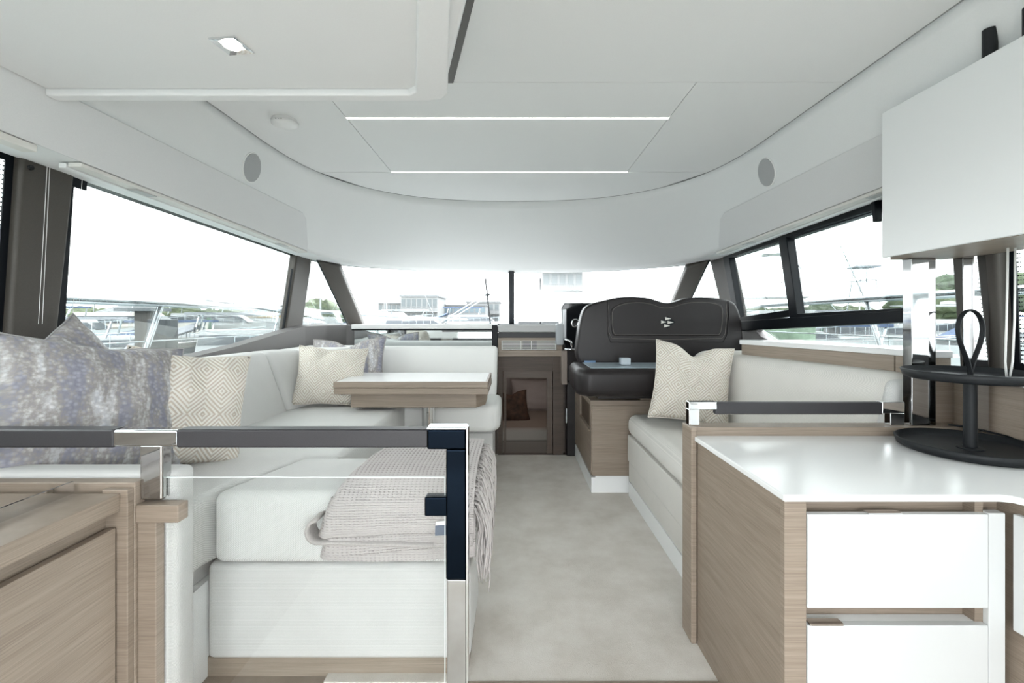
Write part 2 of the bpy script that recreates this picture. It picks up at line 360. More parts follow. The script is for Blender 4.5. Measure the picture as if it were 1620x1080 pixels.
# valances, blinds, speakers
for s, nm in ((-1,'port'),(1,'starboard')):
    bp = [(Y) for Y in [-.8+.3*i for i in range(15)]]
    def b_pt(Y, v):
        B = Vector((s*1.36, Y, 1.83)); C = Vector((s*1.43, Y, zC(Y))); return B.lerp(C, v)+Vector((-s*.009, 0, -.003))
    m = MB(); ys = [-.8, 3.28, 3.40, 3.44]; 
    poly = [b_pt(-.8,0), b_pt(2.92,0), b_pt(2.99,.12), b_pt(3.12,.8), b_pt(3.14,1.0), b_pt(-.8,1.0)]
    m.prism(poly, [p+Vector((s*.05,0,.015)) for p in poly])
    struct(m.build('trim_%d' % (3 if s < 0 else 4), VAL, bevel=.004), f'{nm} grey valance above the side windows')
    # speaker
    A = Vector((s*1.30, 0, 2.07)); B = Vector((s*1.36, 0, 1.83)); c = A.lerp(B, .63); c.y = 2.326 if s < 0 else 2.40
    c = c + Vector((-s*.0, 0, 0))
    nrm = Vector((-s*(2.07-1.83), 0, -(1.36-1.30))).normalized()
    t = thing('ceiling_speaker', c, f'round grey speaker grille in the {"port" if s<0 else "starboard"} ceiling slope, on the {"left" if s<0 else "right"} of the photo', 'speaker', 'ceiling speakers')
    MB().lathe([(.0,.0),(.077,.0),(.077,.004),(.072,.006),(.072,.004),(0,.004)], c, nrm, 40).build('frame', WPLAST, t)
    MB().lathe([(0,.004),(.071,.004),(.070,.007),(0,.008)], c, nrm, 40).build('grille', SPK, t, smooth=False)
    # blind headrail
    t = thing('window_blind', (s*1.6, 2.4, 1.68), f'cream rolled-up blind headrail above the {"port window at left" if s<0 else "starboard window at right"}', 'blind', 'window blinds')
    zc = lambda Y: zC(Y)-.002
    Y0, Y1 = (1.50, 3.15) if s < 0 else (1.2, 3.2)
    def strip(xa, xb, za, zb): return MB().hexa([(s*xa,Y0,zc(Y0)-zb),(s*xb,Y0,zc(Y0)-zb),(s*xb,Y1,zc(Y1)-zb),(s*xa,Y1,zc(Y1)-zb)], [(s*xa,Y0,zc(Y0)-za),(s*xb,Y0,zc(Y0)-za),(s*xb,Y1,zc(Y1)-za),(s*xa,Y1,zc(Y1)-za)])
    strip(1.425, 1.47, 0, .015).build('headrail', CREAM, t, bevel=.004)
    strip(1.475, 1.50, .002, .018).build('bottom_bar', WPLAST, t, bevel=.003)
    if s < 0:
        t2 = thing('window_blind', (-1.45,1.0,1.66), 'cream blind headrail at the top left corner, over the aft port window', 'blind', 'window blinds')
        m_ = MB().hexa([(-1.47,.4,zC(.4)-.024),(-1.425,.4,zC(.4)-.024),(-1.425,1.365,zC(1.37)-.024),(-1.47,1.365,zC(1.37)-.024)], [(-1.47,.4,zC(.4)-.002),(-1.425,.4,zC(.4)-.002),(-1.425,1.365,zC(1.37)-.002),(-1.47,1.365,zC(1.37)-.002)]); m_.build('headrail', CREAM, t2, bevel=.004)
    for Yc in ((1.78, 2.85) if s < 0 else (1.8, 2.8)):
        MB().box(min(s*1.43,s*1.468), max(s*1.43,s*1.468), Yc-.05, Yc+.05, zc(Yc)-.020, zc(Yc)-.010).build('clip', mat('clip_grey', (.45,.45,.44), .4), t, bevel=.003)

# ---------- side walls and windows (plane leans inward towards the roof)
def S(s, Y, z, off=0): return Vector((s*(side_x(z)+off), Y, z))
def sslab(s, pts, o0, o1):
    m = MB(); return m.prism([S(s,*p,o0) for p in pts], [S(s,*p,o1) for p in pts])
def sring(s, outer, inner, o0, o1):
    m = MB(); n = len(outer); v = [S(s,*p,o0) for p in outer]+[S(s,*p,o0) for p in inner]+[S(s,*p,o1) for p in outer]+[S(s,*p,o1) for p in inner]
    f = []
    for i in range(n):
        j = (i+1)%n
        f += [(i,j,n+j,n+i), (2*n+i,3*n+i,3*n+j,2*n+j), (i,2*n+i,2*n+j,j), (n+i,n+j,3*n+j,3*n+i)]
    return m.add(v, f)
def shrink(pts, d):
    """inset a convex polygon by d"""
    n = len(pts); c = Vector((sum(p[0] for p in pts)/n, sum(p[1] for p in pts)/n)); out = []
    for i in range(n):
        a, b, e = Vector(pts[i-1]), Vector(pts[i]), Vector(pts[(i+1)%n])
        def nrm(p, q):
            t = (q-p).normalized(); k = Vector((-t.y, t.x)); return k if k.dot(c-p) > 0 else -k
        n1, n2 = nrm(a, b), nrm(b, e); k = (n1+n2); k = k/max(k.dot(n1), .3)
        out.append(tuple(b+k*d))
    return out
# hull sides below the glass
for s, nm in ((-1,'port'),(1,'starboard')):
    top = .80 if s > 0 else .93
    m = sslab(s, [(-.8,-.2),(4.3,-.2),(4.3,.9),(3.3,.9 if s > 0 else 1.0),(2.9,top),(-.8,top)], .012, .07)
    struct(m.build('wall_'+nm, HEAD))
    m = sslab(s, [(-.8,1.70),(3.7,1.66),(3.7,1.9),(-.8,1.9)], .03, .07)
    struct(m.build('wall_'+nm, WHITE), 'band above the side windows')

for s in (-1,1):
    struct(MB().box(min(s*1.05,s*1.72), max(s*1.05,s*1.72), -.90,-.84,-.2,2.07).build('wall_aft', HEAD), 'aft bulkhead beside the cockpit door')  # out of view, added to block part of the light from aft
struct(MB().box(-1.9,1.9,-2.5,-.8,2.08,2.16).build('roof', WHITE), 'roof overhang over the cockpit')  # out of view, added to shade the open aft end
struct(MB().box(-1.9,1.9,-3.4,-1.55,-.26,-.2).build('floor', OAKT), 'cockpit floor')  # out of view, added to reflect light up to the ceiling
# PORT: pillar between aft and main window
def pillar(s, a, b, c, d, name, o0=-.008, o1=.05, mt=TAUPE):
    m = MB(); pts = [a, b, c, d]; m.prism([S(s,*p,o0) for p in pts], [S(s,*p,o1) for p in pts])
    return struct(m.build(name, mt, bevel=.012))
pA = sp(33,225); pB = sp(122,258); pC = sp(68,532); pD = sp(-8,520)
pillar(-1, (pA[0],1.70), (pB[0]-.01,1.70), (pC[0]+.04,.9), (pD[0]+.04,.9), 'trim_5')
t5 = thing('wall_button', S(-1, 1.525, 1.61, -.012), 'small dark round button on the port pillar', 'button')
MB().lathe([(0,0),(.009,0),(.008,.006),(0,.007)], S(-1,*sp(43,265),-.010), (1,0,0), 20).build('cap', GLOSSB, t5)
# port main window: black seal ring + pane
wo = [(pB[0]-.02,1.70),(3.60,1.68),sp(474,398),sp(454,520),sp(345,560),(1.70,.86)]
wp = [sp(122,258),sp(470,400),sp(451,519),sp(342,560),(2.2,.94),(1.62,.90)]
wp = [(pB[0],1.69), sp(300,300), sp(469,401), sp(450,520), sp(345,560), (1.68,.95)]
struct(sring(-1, [(p[0],p[1]) for p in shrink(wp,-.03)], wp, .005, .02).build('window_1', BLK), 'main port window seal')
struct(sslab(-1, shrink(wp,-.015), .022, .028).build('window_1', GLASS), 'main port window pane')
# black corner mark at top left of the window
struct(sslab(-1, [(pB[0]-.02,1.70),(pB[0]+.045,1.70),(pB[0]+.045,1.63),(pB[0]-.02,1.63)], .0, .006).build('window_1', BLK), 'black print on the top corner of the port window')
# aft port window with frit
def aftwin(s, Yedge_top, Yedge_bot, n):
    o_ = [(-.6,1.68),(Yedge_top,1.68),(Yedge_bot,.93),(-.6,.93)]
    i_ = [(-.5,1.60),(Yedge_top-.034,1.655),(Yedge_bot-.034,1.0),(-.5,1.0)]
    struct(sring(s, o_, i_, .018, .022).build('window_%d'%n, BLK), 'black edge print of the aft side window')
    struct(sslab(s, o_, .024, .03).build('window_%d'%n, GLASS), 'aft side window pane')
    m = MB()        # dotted fringe of the print
    for k in range(46):
        for r in range(3):
            v = k/45; Yb = (Yedge_top-.034)*(1-v)+(Yedge_bot-.034)*v - .005-.007*r; z = 1.65-.65*v
            c = S(s, Yb, z, .019); rr = .0030-.0007*r
            m.lathe([(0,0),(rr,0),(rr,.001),(0,.001)], c, (1,0,0), 6)
    m = m.build('window_%d'%n, BLK); struct(m, 'dotted fringe of the black window print'); 
aftwin(-1, sp(33,225)[0]+.01, pD[0]+.05, 2)
# fore pillar port (side/quarter window) 
qa, qb, qc, qd = sp(470,398), sp(492,404), sp(476,520), sp(450,520)
pillar(-1, (qa[0],1.70), (qb[0]+.02,1.70), (qc[0],1.0), (qd[0],1.0), 'trim_6')
# wires of the blinds
for s, lst in ((-1, ((118,268,100,528),(62,238,47,512),(66,238,53,512),(486,404,478,545))),):
    for k, (x0,y0,x1,y1) in enumerate(lst):
        a_, b_ = sp(x0,y0), sp(x1,y1)
        o = MB().tube([S(s,a_[0],a_[1],-.03), S(s,b_[0],b_[1],-.03)], .0009, 5).build('blind_cord', ROPE)
        tag(o, ['thin white blind guide cord near the left edge of the main port window','thin white cord before the port pillar, the left one of the close pair','thin white cord before the port pillar, the right one of the close pair','short white blind cord at the port forward pillar'][k], 'cord', 'port blind cords')

# STARBOARD window
bX = lambda x, y: sp(x, y)
p1 = [bX(1158,408), bX(1238,382), bX(1255,490), bX(1174,502)]
p2 = [bX(1252,375), bX(1436,319), bX(1440,487), bX(1269,496)]
fr_out = [bX(1148,402), bX(1240,368), bX(1256,500), bX(1168,512)]
w3 = struct(sring(1, fr_out, p1, -.025, .02).build('window_3', BLK, bevel=.004), 'black frame of the small starboard opening window')
struct(sslab(1, shrink(p1,-.01), .0, .006).build('window_3', GLASS), 'pane of the small starboard window')
fo2 = [bX(1238,372), bX(1456,292), bX(1460,498), bX(1257,504)]
struct(sring(1, fo2, p2, -.03, .02).build('window_4', BLK, bevel=.004), 'black frame of the large starboard window')
struct(sslab(1, shrink(p2,-.01), .004, .010).build('window_4', GLASS), 'pane of the large starboard window')
struct(sslab(1, [bX(1140,398), bX(1460,273), bX(1460,312), bX(1150,411)], -.015, .03).build('window_4', BLK, bevel=.004), 'black top track of the starboard windows')
struct(sslab(1, [bX(1172,508), bX(1460,489), bX(1460,509), bX(1180,523)], -.035, .03).build('window_4', BLK, bevel=.004), 'black bottom track of the starboard windows')
# bracket hanging at upper right
bk = MB(); a_ = px(1381,300,1.95); bk.prism([(p[0],1.95,p[2]) for p in (px(1381,296,1.95),px(1396,292,1.95),px(1396,350,1.95),px(1386,350,1.95))], [(p[0],1.97,p[2]) for p in (px(1381,296,1.95),px(1396,292,1.95),px(1396,350,1.95),px(1386,350,1.95))])
tag(bk.build('bracket', BLK, bevel=.003), 'black bracket hanging beside the white overhead cabinet', 'bracket')
# lower starboard fixed glass with dark forward corner
lw = [bX(1205,516), (1.40,1.14), (1.40,.80), (2.6,.80), bX(1240,545), bX(1198,524)]
struct(sslab(1, [(1.6,1.64),(2.02,1.64),(2.02,.80),(1.6,.80)], .010, .016).build('window_5', GLASS), 'starboard window pane behind the chrome posts')
struct(sslab(1, [(2.022,1.13),bX(1200,517),bX(1240,548),(2.6,.80),(2.022,.80)], .010, .016).build('window_5', GLASS), 'low starboard window pane under the tracks')
m = sslab(1, [bX(1168,505),bX(1205,516),bX(1199,524),bX(1206,532),bX(1240,548),(3.0,.8),(4.2,.8),(4.2,1.1)], -.01, .03)
struct(m.build('trim_7', GREYL), 'dark leather corner at the forward end of the starboard windows')
pa, pb, pc, pd = sp(1513,400), sp(1590,395), sp(1612,620), sp(1541,625)
pillar(1, (pa[0],1.70), (pb[0],1.70), (pc[0]+.03,.8), (pd[0]+.03,.8), 'trim_8', -.02)
aftwin(1, pb[0]+.01, pc[0]+.04, 6)
qa, qb, qc, qd = sp(1122,398), sp(1150,398), sp(1182,540), sp(1155,540)
pillar(1, (qa[0]+.02,1.70), (qb[0],1.70), (qc[0],.98), (qd[0],.98), 'trim_9')

# quarter windows and A-pillars
for s, nm, n in ((-1,'port',7),(1,'starboard',8)):
    foot = (4.45, 1.085)
    tri = [(3.62,1.62),(3.70,1.60),(4.42,1.10),(3.45,1.08),(3.50,1.60)]
    struct(sslab(s, [(3.45,1.64),(3.72,1.62),(4.44,1.085),(3.4,1.085)], .0, .006).build('window_%d'%n, GLASS), nm+' quarter window pane')
    # A pillar as a leaning slab following windscreen side
    T = Vector((s*1.555, 3.66, 1.64)); B = Vector((s*1.60, 4.52, 1.06))
    T2 = Vector((s*1.46, 3.86, 1.61)); B2 = Vector((s*1.49, 4.62, 1.06))
    off = Vector((-s*.02,-.09,-.04))
    m = MB(); m.prism([T+off, T2+off, B2+off, B+off], [T, T2, B2, B])
    struct(m.build('trim_%d'%(10+n-7), TAUPE, bevel=.012), nm+' windscreen pillar')
    # black seal on its outer side
    m = MB().tube([T+Vector((s*.0,-.05,-.02)), B+Vector((s*.0,-.05,-.02))], .012, 8)
    struct(m.build('window_%d'%n, BLK), 'black seal of the quarter window')
# windscreen
def ws(u, v, off=0):     # u -1..1, v 0 top..1 bottom
    Xt = 1.52*u; Yt = 4.28-.50*abs(u)**2.6; Xb = 1.60*u; Yb = 5.0-.42*abs(u)**2.2
    zt = 1.60+.03*abs(u)**6
    return Vector((Xt*(1-v)+Xb*v, Yt*(1-v)+Yb*v+off, zt*(1-v)+1.075*v))
m = MB(); 
for s, nm in ((-1,'port'),(1,'starboard')):
    m = MB(); m.grid(lambda u, v: ws(s*(.01+.97*u), v), 25, 3)
    o = m.build('window_9' if s < 0 else 'window_10', WSG, smooth=True, fixn=False); struct(o, nm+' half of the windscreen')
m = MB(); a_, b_ = ws(0,.025), ws(0,1.02)
m.hexa([(-.045,b_.y-.03,b_.z),(.010,b_.y-.03,b_.z),(.010,b_.y+.01,b_.z),(-.045,b_.y+.01,b_.z)], [(-.045,a_.y-.03,a_.z),(.010,a_.y-.03,a_.z),(.010,a_.y+.01,a_.z),(-.045,a_.y+.01,a_.z)])
struct(m.build('trim_12', BLK, bevel=.004), 'black centre mullion of the windscreen')
m = MB().tube([ws(-1+2*i/40, 1.0, -.02) for i in range(41)], .014, 8)
struct(m.build('trim_13', BLK, smooth=True), 'black seal along the foot of the windscreen')

# dashboard shelf under the windscreen
DASH = mat('dash_light_top', (.50,.50,.50), .5)
m = MB(); pts = [(-1.60,4.45),(-1.36,3.95),(-.13,3.86),(.41,3.86),(1.5,3.95),(1.60,4.45)]+[(ws(1-2*i/20,1).x, ws(1-2*i/20,1).y) for i in range(21)]
m.pz(pts, 1.03, 1.072); struct(m.build('dashboard', DASH), 'pale shelf under the windscreen')

# forward bulkhead with mirror recess (port), vent (centre), companionway
fb = struct(bpy.data.objects.new('wall_front', None)); COL.objects.link(fb); fb.location = (0, 3.9, 0)
MB().box(-1.36,-.135,3.82,3.90,1.058,1.098).build('shelf_edge', WPLAST, fb, bevel=.006)
MB().box(-1.36,-.135,3.83,3.86,1.046,1.058).build('shadow_strip', BLK, fb)  # black frame edge under the shelf board
lab(MB().box(-1.36,-.165,3.895,3.91,.80,1.046).build('mirror_panel', MIRROR, fb), 'tinted mirror back of the shelf recess')
MB().box(-.178,-.132,3.80,3.91,.84,1.092).build('end_post', BLK, fb, bevel=.004)
MB().box(-1.36,-.135,3.86,3.93,0,.84).build('lower_panel', DWOOD, fb)
# centre
MB().box(-.128,.42,3.80,3.90,1.03,1.094).build('dash_ledge', DASH, fb, bevel=.012)
MB().box(-.128,.41,3.815,3.90,.985,1.03).build('dash_band', RAILL, fb, bevel=.004)
MB().box(-.128,.41,3.82,3.90,.962,.985).build('vent_surround', OAK, fb)
MB().box(-.128,.41,3.81,3.90,.828,.880).build('header_beam', OAK, fb, bevel=.004)
MB().box(-.128,-.10,3.82,3.90,.88,.962).build('vent_surround', OAK, fb)
MB().box(.365,.41,3.82,3.90,.88,.962).build('vent_surround', OAK, fb)
MB().box(-.10,.365,3.885,3.90,.88,.962).build('vent_back', mat('vent_dark', (.25,.23,.21), .7), fb)
MB().box(.08,.20,3.87,3.886,.885,.957).build('vent_fan', BLK, fb)
vt = thing('air_vent', (.13,3.82,.92), 'white slatted air vent under the dashboard, above the cabin steps', 'vent')
for k in range(7): MB().box(-.098,.363,3.822,3.842,.886+.0118*k,.8905+.0118*k).build('slat', WPLAST, vt)
for xx in (-.098,.06,.15,.355): MB().box(xx,xx+.006,3.826,3.838,.882,.962).build('upright', WPLAST, vt)
# companionway surround
MB().box(-.128,-.09,3.83,3.90,0,.828).build('door_jamb', DWOOD, fb)
MB().box(.335,.42,3.83,3.90,0,.828).build('door_jamb', DWOOD, fb)
MB().box(-.09,.335,3.84,3.90,.70,.828).build('door_header', DWOOD, fb)
MB().box(-.128,.55,3.83,3.88,-.05,.004).build('door_sill', DWOOD, fb)
MB().box(-.078,-.060,3.85,3.89,0,.70).build('door_frame', wood('frame_walnut',(.075,.052,.038),(.12,.086,.062)), fb)
MB().box(.285,.33,3.85,3.89,0,.70).build('door_frame', bpy.data.materials['frame_walnut'], fb)
MB().box(-.06,.285,3.85,3.89,.645,.70).build('door_frame', bpy.data.materials['frame_walnut'], fb)
# starboard part
MB().box(.42,1.6,3.90,3.95,0,1.03).build('lower_panel', DWOOD, fb)

# forward cabin seen through the companionway
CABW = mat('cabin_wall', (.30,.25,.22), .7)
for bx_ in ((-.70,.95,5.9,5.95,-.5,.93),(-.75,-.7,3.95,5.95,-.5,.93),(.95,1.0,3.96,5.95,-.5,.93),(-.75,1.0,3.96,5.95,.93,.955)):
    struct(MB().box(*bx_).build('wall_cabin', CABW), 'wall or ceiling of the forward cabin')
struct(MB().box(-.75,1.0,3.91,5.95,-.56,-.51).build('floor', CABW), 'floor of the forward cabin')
lt = bpy.data.lights.new('cabin_light', 'AREA'); lt.energy = 1.6; lt.size = .5; lt.color = (1,.88,.78); lo = bpy.data.objects.new('cabin_light', lt); lo.location = (.1,4.9,.90); COL.objects.link(lo)  # added fill without a fixture, lifts the dark berth
t = thing('berth', (.1,5.2,-.5), 'bed of the forward cabin seen through the companionway', 'bed')
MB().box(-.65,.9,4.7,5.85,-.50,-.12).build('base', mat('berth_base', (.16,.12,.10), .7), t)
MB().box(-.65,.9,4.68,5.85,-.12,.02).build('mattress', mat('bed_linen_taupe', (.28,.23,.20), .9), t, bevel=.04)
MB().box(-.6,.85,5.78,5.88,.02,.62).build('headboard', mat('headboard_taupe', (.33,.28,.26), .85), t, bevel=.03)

# port leather sweep below the window, round to the dash
path = [(-1.60,2.2,.95,.80),(-1.60,2.62,.985,.80),(-1.59,3.05,1.04,.80),(-1.575,3.45,1.085,.80),(-1.52,3.70,1.09,.8),(-1.43,3.90,1.09,.8),(-1.33,3.93,1.088,.8)]
m = MB(); n = len(path)
fr = [Vector((x,y,z)) for x,y,z,_ in path]; fb_ = [Vector((x,y,b)) for x,y,_,b in path]
out = [Vector((-1.64 if y < 4 else x, y+.06 if y > 3.6 else y, z+.012)) for x,y,z,_ in path]
vs = fb_+fr+out; fs = []
for i in range(n-1): fs += [(i,i+1,n+i+1,n+i),(n+i,n+i+1,2*n+i+1,2*n+i)]
m.add(vs, fs); o = m.build('trim_14', GREYL, fixn=True, smooth=False); struct(o, 'grey leather covering sweeping from the port window sill to the dashboard')
o.modifiers.new('s', 'SOLIDIFY').thickness = .01

# =================================================================== FURNITURE
# ---- port dinette sofa
so = thing('sofa', (-.9,2.3,0), 'ivory woven U-shaped dinette sofa filling the port side round the table', 'sofa')
B = lambda *a: MB().box(*a)
B(-.985,-.137,1.46,1.80,.052,.362).build('base', FAB, so, bevel=.02)
lab(B(-.99,-.145,1.475,1.80,-.17,.052).build('plinth', OAK, so), 'oak plinth under the aft bench')
MB().pz([(-.955,1.435),(-.135,1.435),(-.130,1.80),(-.83,1.815)], .370, .600).build('seat_cushion', FABR, so, bevel=.032, seg=5)
# port bench
MB().pz([(-1.52,1.30),(-.97,1.30),(-.97,1.43),(-.845,1.825),(-.70,1.85),(-.70,3.0),(-1.52,3.0)], .365, .598).build('seat_cushion', FABR, so, bevel=.03, seg=5)
MB().pz([(-1.52,1.32),(-1.02,1.32),(-1.0,1.85),(-.73,1.85),(-.73,3.0),(-1.52,3.0)], .08, .362).build('base', FAB, so, bevel=.012)
MB().box(-1.05,-.99,1.34,1.8,-.17,.30).build('base_panel', WHITEM, so)
# forward bench
MB().pz([(-1.5,2.93),(-.72,2.93),(-.15,2.93),(-.085,2.98),(-.085,3.40),(-1.5,3.40)], .41, .585).build('seat_cushion', FABL, so, bevel=.06, seg=6)
MB().box(-1.5,-.135,3.03,3.40,0,.405).build('base', FAB, so, bevel=.012)
MB().hexa([(-1.45,3.36,.56),(-.125,3.36,.56),(-.125,3.48,.56),(-1.45,3.48,.56)], [(-1.45,3.42,.938),(-.118,3.42,.938),(-.118,3.50,.938),(-1.45,3.50,.938)]).build('backrest', FABL, so, bevel=.03, seg=5)
# port backrest, two pads and the corner pad
def pad(Y0, Y1, xb0, xb1, xt0, xt1, z0, zt0, zt1, nm='backrest', mt=FAB):
    MB().hexa([(xb0,Y0,z0),(-1.58,Y0,z0),(-1.58,Y1,z0),(xb1,Y1,z0)], [(xt0,Y0,zt0),(-1.61,Y0,zt0),(-1.61,Y1,zt1),(xt1,Y1,zt1)]).build(nm, mt, so, bevel=.035, seg=5)
pad(1.27,2.72,-1.43,-1.33,-1.52,-1.47,.57,.96,.95)
pad(2.725,3.0,-1.33,-1.26,-1.47,-1.38,.57,.95,.945)
MB().pz([(-1.58,2.98),(-1.26,2.98),(-1.12,3.30),(-1.12,3.5),(-1.58,3.5)], .57, .943).build('corner_backrest', FABL, so, bevel=.035, seg=5)
# aft arm
MB().box(-1.6,-.895,1.213,1.285,-.17,.742).build('arm', FAB, so, bevel=.018, seg=5)
# fold seam lines of bench
MB().box(-.30,-.137,3.02,3.028,.385,.389).build('seam', GROOVE, so)

# ---- table
tb = thing('dining_table', (-.6,2.85,0), 'folded oak dinette table with white inlaid top on a pedestal', 'table')
Z = .78; x0, x1, y0, y1 = -1.045, -.148, 2.64, 3.09
MB().box(x0,x1,y0,y1,Z-.035,Z).build('tabletop', OAK, tb, bevel=.003)
MB().box(x0+.002,x1+.002,y0+.003,y1,Z-.074,Z-.0375).build('folded_leaf', OAK, tb, bevel=.003)
MB().box(x0+.018,x1-.012,y0+.010,y1-.01,Z-.001,Z+.0022).build('top_inlay', CORIAN, tb, bevel=.001)
lab(MB().pz([(-.965,2.70),(-.22,2.70),(-.17,2.80),(-.17,3.0),(-.965,3.0)], Z-.162, Z-.076).build('apron', OAK, tb, bevel=.004), 'oak box apron')
MB().tube([(-.53,2.83,0),(-.53,2.83,.62)], .038, 24).build('column', CHROME, tb, smooth=False)
MB().box(-.775,-.735,2.80,2.84,0,.62).build('column', WPLAST, tb, bevel=.006)
MB().box(-.85,-.45,2.68,2.98,0,.02).build('foot_plate', CHROME, tb, bevel=.004)
# ring pull in the sofa bench
m = MB(); m.tube([(-.755+.014*math.cos(a*PI/10), 2.50, .555+.018*math.sin(a*PI/10)) for a in range(21)], .0018, 6, False)
o = m.build('ring_pull', BLK); tag(o, 'small dark ring pull under the dinette table', 'ring')
o.location = (-.0,0,0)

# ---- pillows
def pillow(name, c, w, h, t, nrm, roll, mt, label, chop=0, group=None, n=30, puff=.45, parent=None, seed=0):
    nrm = Vector(nrm).normalized(); up = Vector((0,0,1)); rx = up.cross(nrm).normalized(); ry = nrm.cross(rx)
    R = Matrix.Rotation(roll, 3, nrm); rx = R@rx; ry = R@ry; c = Vector(c)
    vs = []; fs = []; uv = []
    for side in (1,-1):
        for j in range(n+1):
            for i in range(n+1):
                u = -1+2*i/n; v = -1+2*j/n
                ax = u*(1-.085*(1-v*v)*abs(u)**1.5); ay = v*(1-.085*(1-u*u)*abs(v)**1.5)
                th = (max(0,(1-u*u)*(1-v*v)))**puff
                nn = noise.noise(Vector((u*2.2+seed, v*2.2, side*3+seed)))
                th *= 1+.20*nn
                ay2 = ay - chop*math.exp(-(u/.30)**2)*((v+1)/2)**2
                p = rx*(ax*w/2)+ry*(ay2*h/2)+nrm*(side*t/2*th*(1-chop*.9*math.exp(-(u/.2)**2)*max(0,v)))
                p += nrm*.01*noise.noise(Vector((u*3+seed,v*3,5)))
                vs.append(tuple(c+p)); uv.append((ax*.5*w/.45+(.5 if side > 0 else 1.7), ay*.5*h/.45+.5))
    k = (n+1)*(n+1)
    for side in (0,1):
        for j in range(n):
            for i in range(n):
                a = side*k+j*(n+1)+i; q = (a,a+1,a+n+2,a+n+1); fs.append(q if side == 0 else q[::-1])
    t_ = thing(name, c-Vector((0,0,h/2)), label, 'pillow', group)
    mm = MB(); mm.v = vs; mm.f = fs
    me_o = mm.build('cover', mt, t_, smooth=True, uv=uv, fixn=False)
    bm = bmesh.new(); bm.from_mesh(me_o.data); bmesh.ops.remove_doubles(bm, verts=bm.verts, dist=.0008); bm.to_mesh(me_o.data); bm.free()
    # piping round the edge
    edge = []
    idx = [(i,0) for i in range(n)]+[(n,j) for j in range(n)]+[(i,n) for i in range(n,0,-1)]+[(0,j) for j in range(n,0,-1)]
    for i, j in idx: edge.append(vs[j*(n+1)+i])
    edge.append(edge[0])
    MB().tube(edge, .0035, 6, False).build('piping', mt if mt is not PILS else PIPE, t_, smooth=True, uv=None)
    return t_
pillow('throw_pillow', (-1.36,1.495,.85), .52, .46, .22, (.90,-.36,.24), -.16, PILS, 'large blue-grey snakeskin-print pillow at far left above the near rail', .04, 'sofa pillows', seed=1)
pillow('throw_pillow', (-1.50,1.57,.90), .40, .40, .13, (.93,-.15,.30), .62, PILS, 'blue-grey snakeskin-print pillow of which only one corner peeks up behind the large one', .0, 'sofa pillows', seed=2)
pillow('throw_pillow', (-1.262,1.755,.80), .41, .45, .27, (.72,-.66,.20), -.16, PILB, 'beige diamond-weave pillow beside the large blue-grey pillow', .03, 'sofa pillows', puff=.38, seed=3)
pillow('throw_pillow', (-1.155,2.88,.785), .42, .38, .16, (.22,-.9,.34), -.07, PILB, 'beige diamond-weave pillow in the sofa corner beside the dinette table', .05, 'sofa pillows', seed=4)
pillow('throw_pillow', (-1.175,3.24,.82), .52, .39, .14, (.05,-.95,.35), .04, PILS2, 'light blue-grey snakeskin-print pillow behind the beige one in the sofa corner', .26, 'sofa pillows', seed=5)
pillow('throw_pillow', (1.00,2.56,.785), .42, .45, .17, (-.22,-.93,.25), -.12, PILB, 'beige diamond-weave pillow on the starboard seat before the helm seat', .26, 'sofa pillows', seed=6)
pillow('bed_pillow', (.27,5.62,.20), .62, .40, .14, (0,-.95,.3), 0, mat('pillow_linen', (.42,.36,.34), .9), 'pale grey pillow on the bed in the forward cabin', .0, 'cabin pillows', seed=8)
pillow('bed_pillow', (-.01,5.10,.15), .36, .36, .14, (0,-.95,.3), .12, PILD, 'dark brown patterned pillow in the forward cabin', .15, 'cabin pillows', seed=9)

# ---- blanket
bl = thing('throw_blanket', (-.36,1.6,.6), 'folded grey waffle-weave throw with long fringe over the aft bench', 'blanket')
def prof(t, layer):
    """path over bench, from back to the hanging front"""
    top = .604+.024*layer; L = [(1.86,top-.10*(layer == 0)),(1.82,top),(1.60,top+.004),(1.47,top-.008),(1.425-.012*layer,top-.05),(1.402-.014*layer,top-.11),(1.405-.014*layer,.475+.0*layer)]
    t = t*(len(L)-1); i = min(int(t), len(L)-2); f = t-i
    P = [Vector((a,b,0)) for a,b in L]; p0, p1_, p2_, p3 = P[max(i-1,0)], P[i], P[i+1], P[min(i+2,len(P)-1)]
    return .5*((2*p1_)+(-p0+p2_)*f+(2*p0-5*p1_+4*p2_-p3)*f*f+(-p0+3*p1_-3*p2_+p3)*f**3)
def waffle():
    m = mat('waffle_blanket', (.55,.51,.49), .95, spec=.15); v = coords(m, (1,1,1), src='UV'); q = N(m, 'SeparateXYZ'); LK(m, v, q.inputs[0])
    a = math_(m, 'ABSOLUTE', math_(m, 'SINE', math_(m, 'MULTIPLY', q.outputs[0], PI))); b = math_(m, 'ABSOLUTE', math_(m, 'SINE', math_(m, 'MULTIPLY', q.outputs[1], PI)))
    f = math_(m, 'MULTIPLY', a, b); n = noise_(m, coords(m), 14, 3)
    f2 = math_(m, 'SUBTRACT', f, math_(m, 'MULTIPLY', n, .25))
    setcol(m, ramp(m, f2, [(.15, (.50,.465,.455)), (.65, (.27,.24,.235))])); return m  # cell hollows darker: recess shade put into the colour
WAF = waffle()
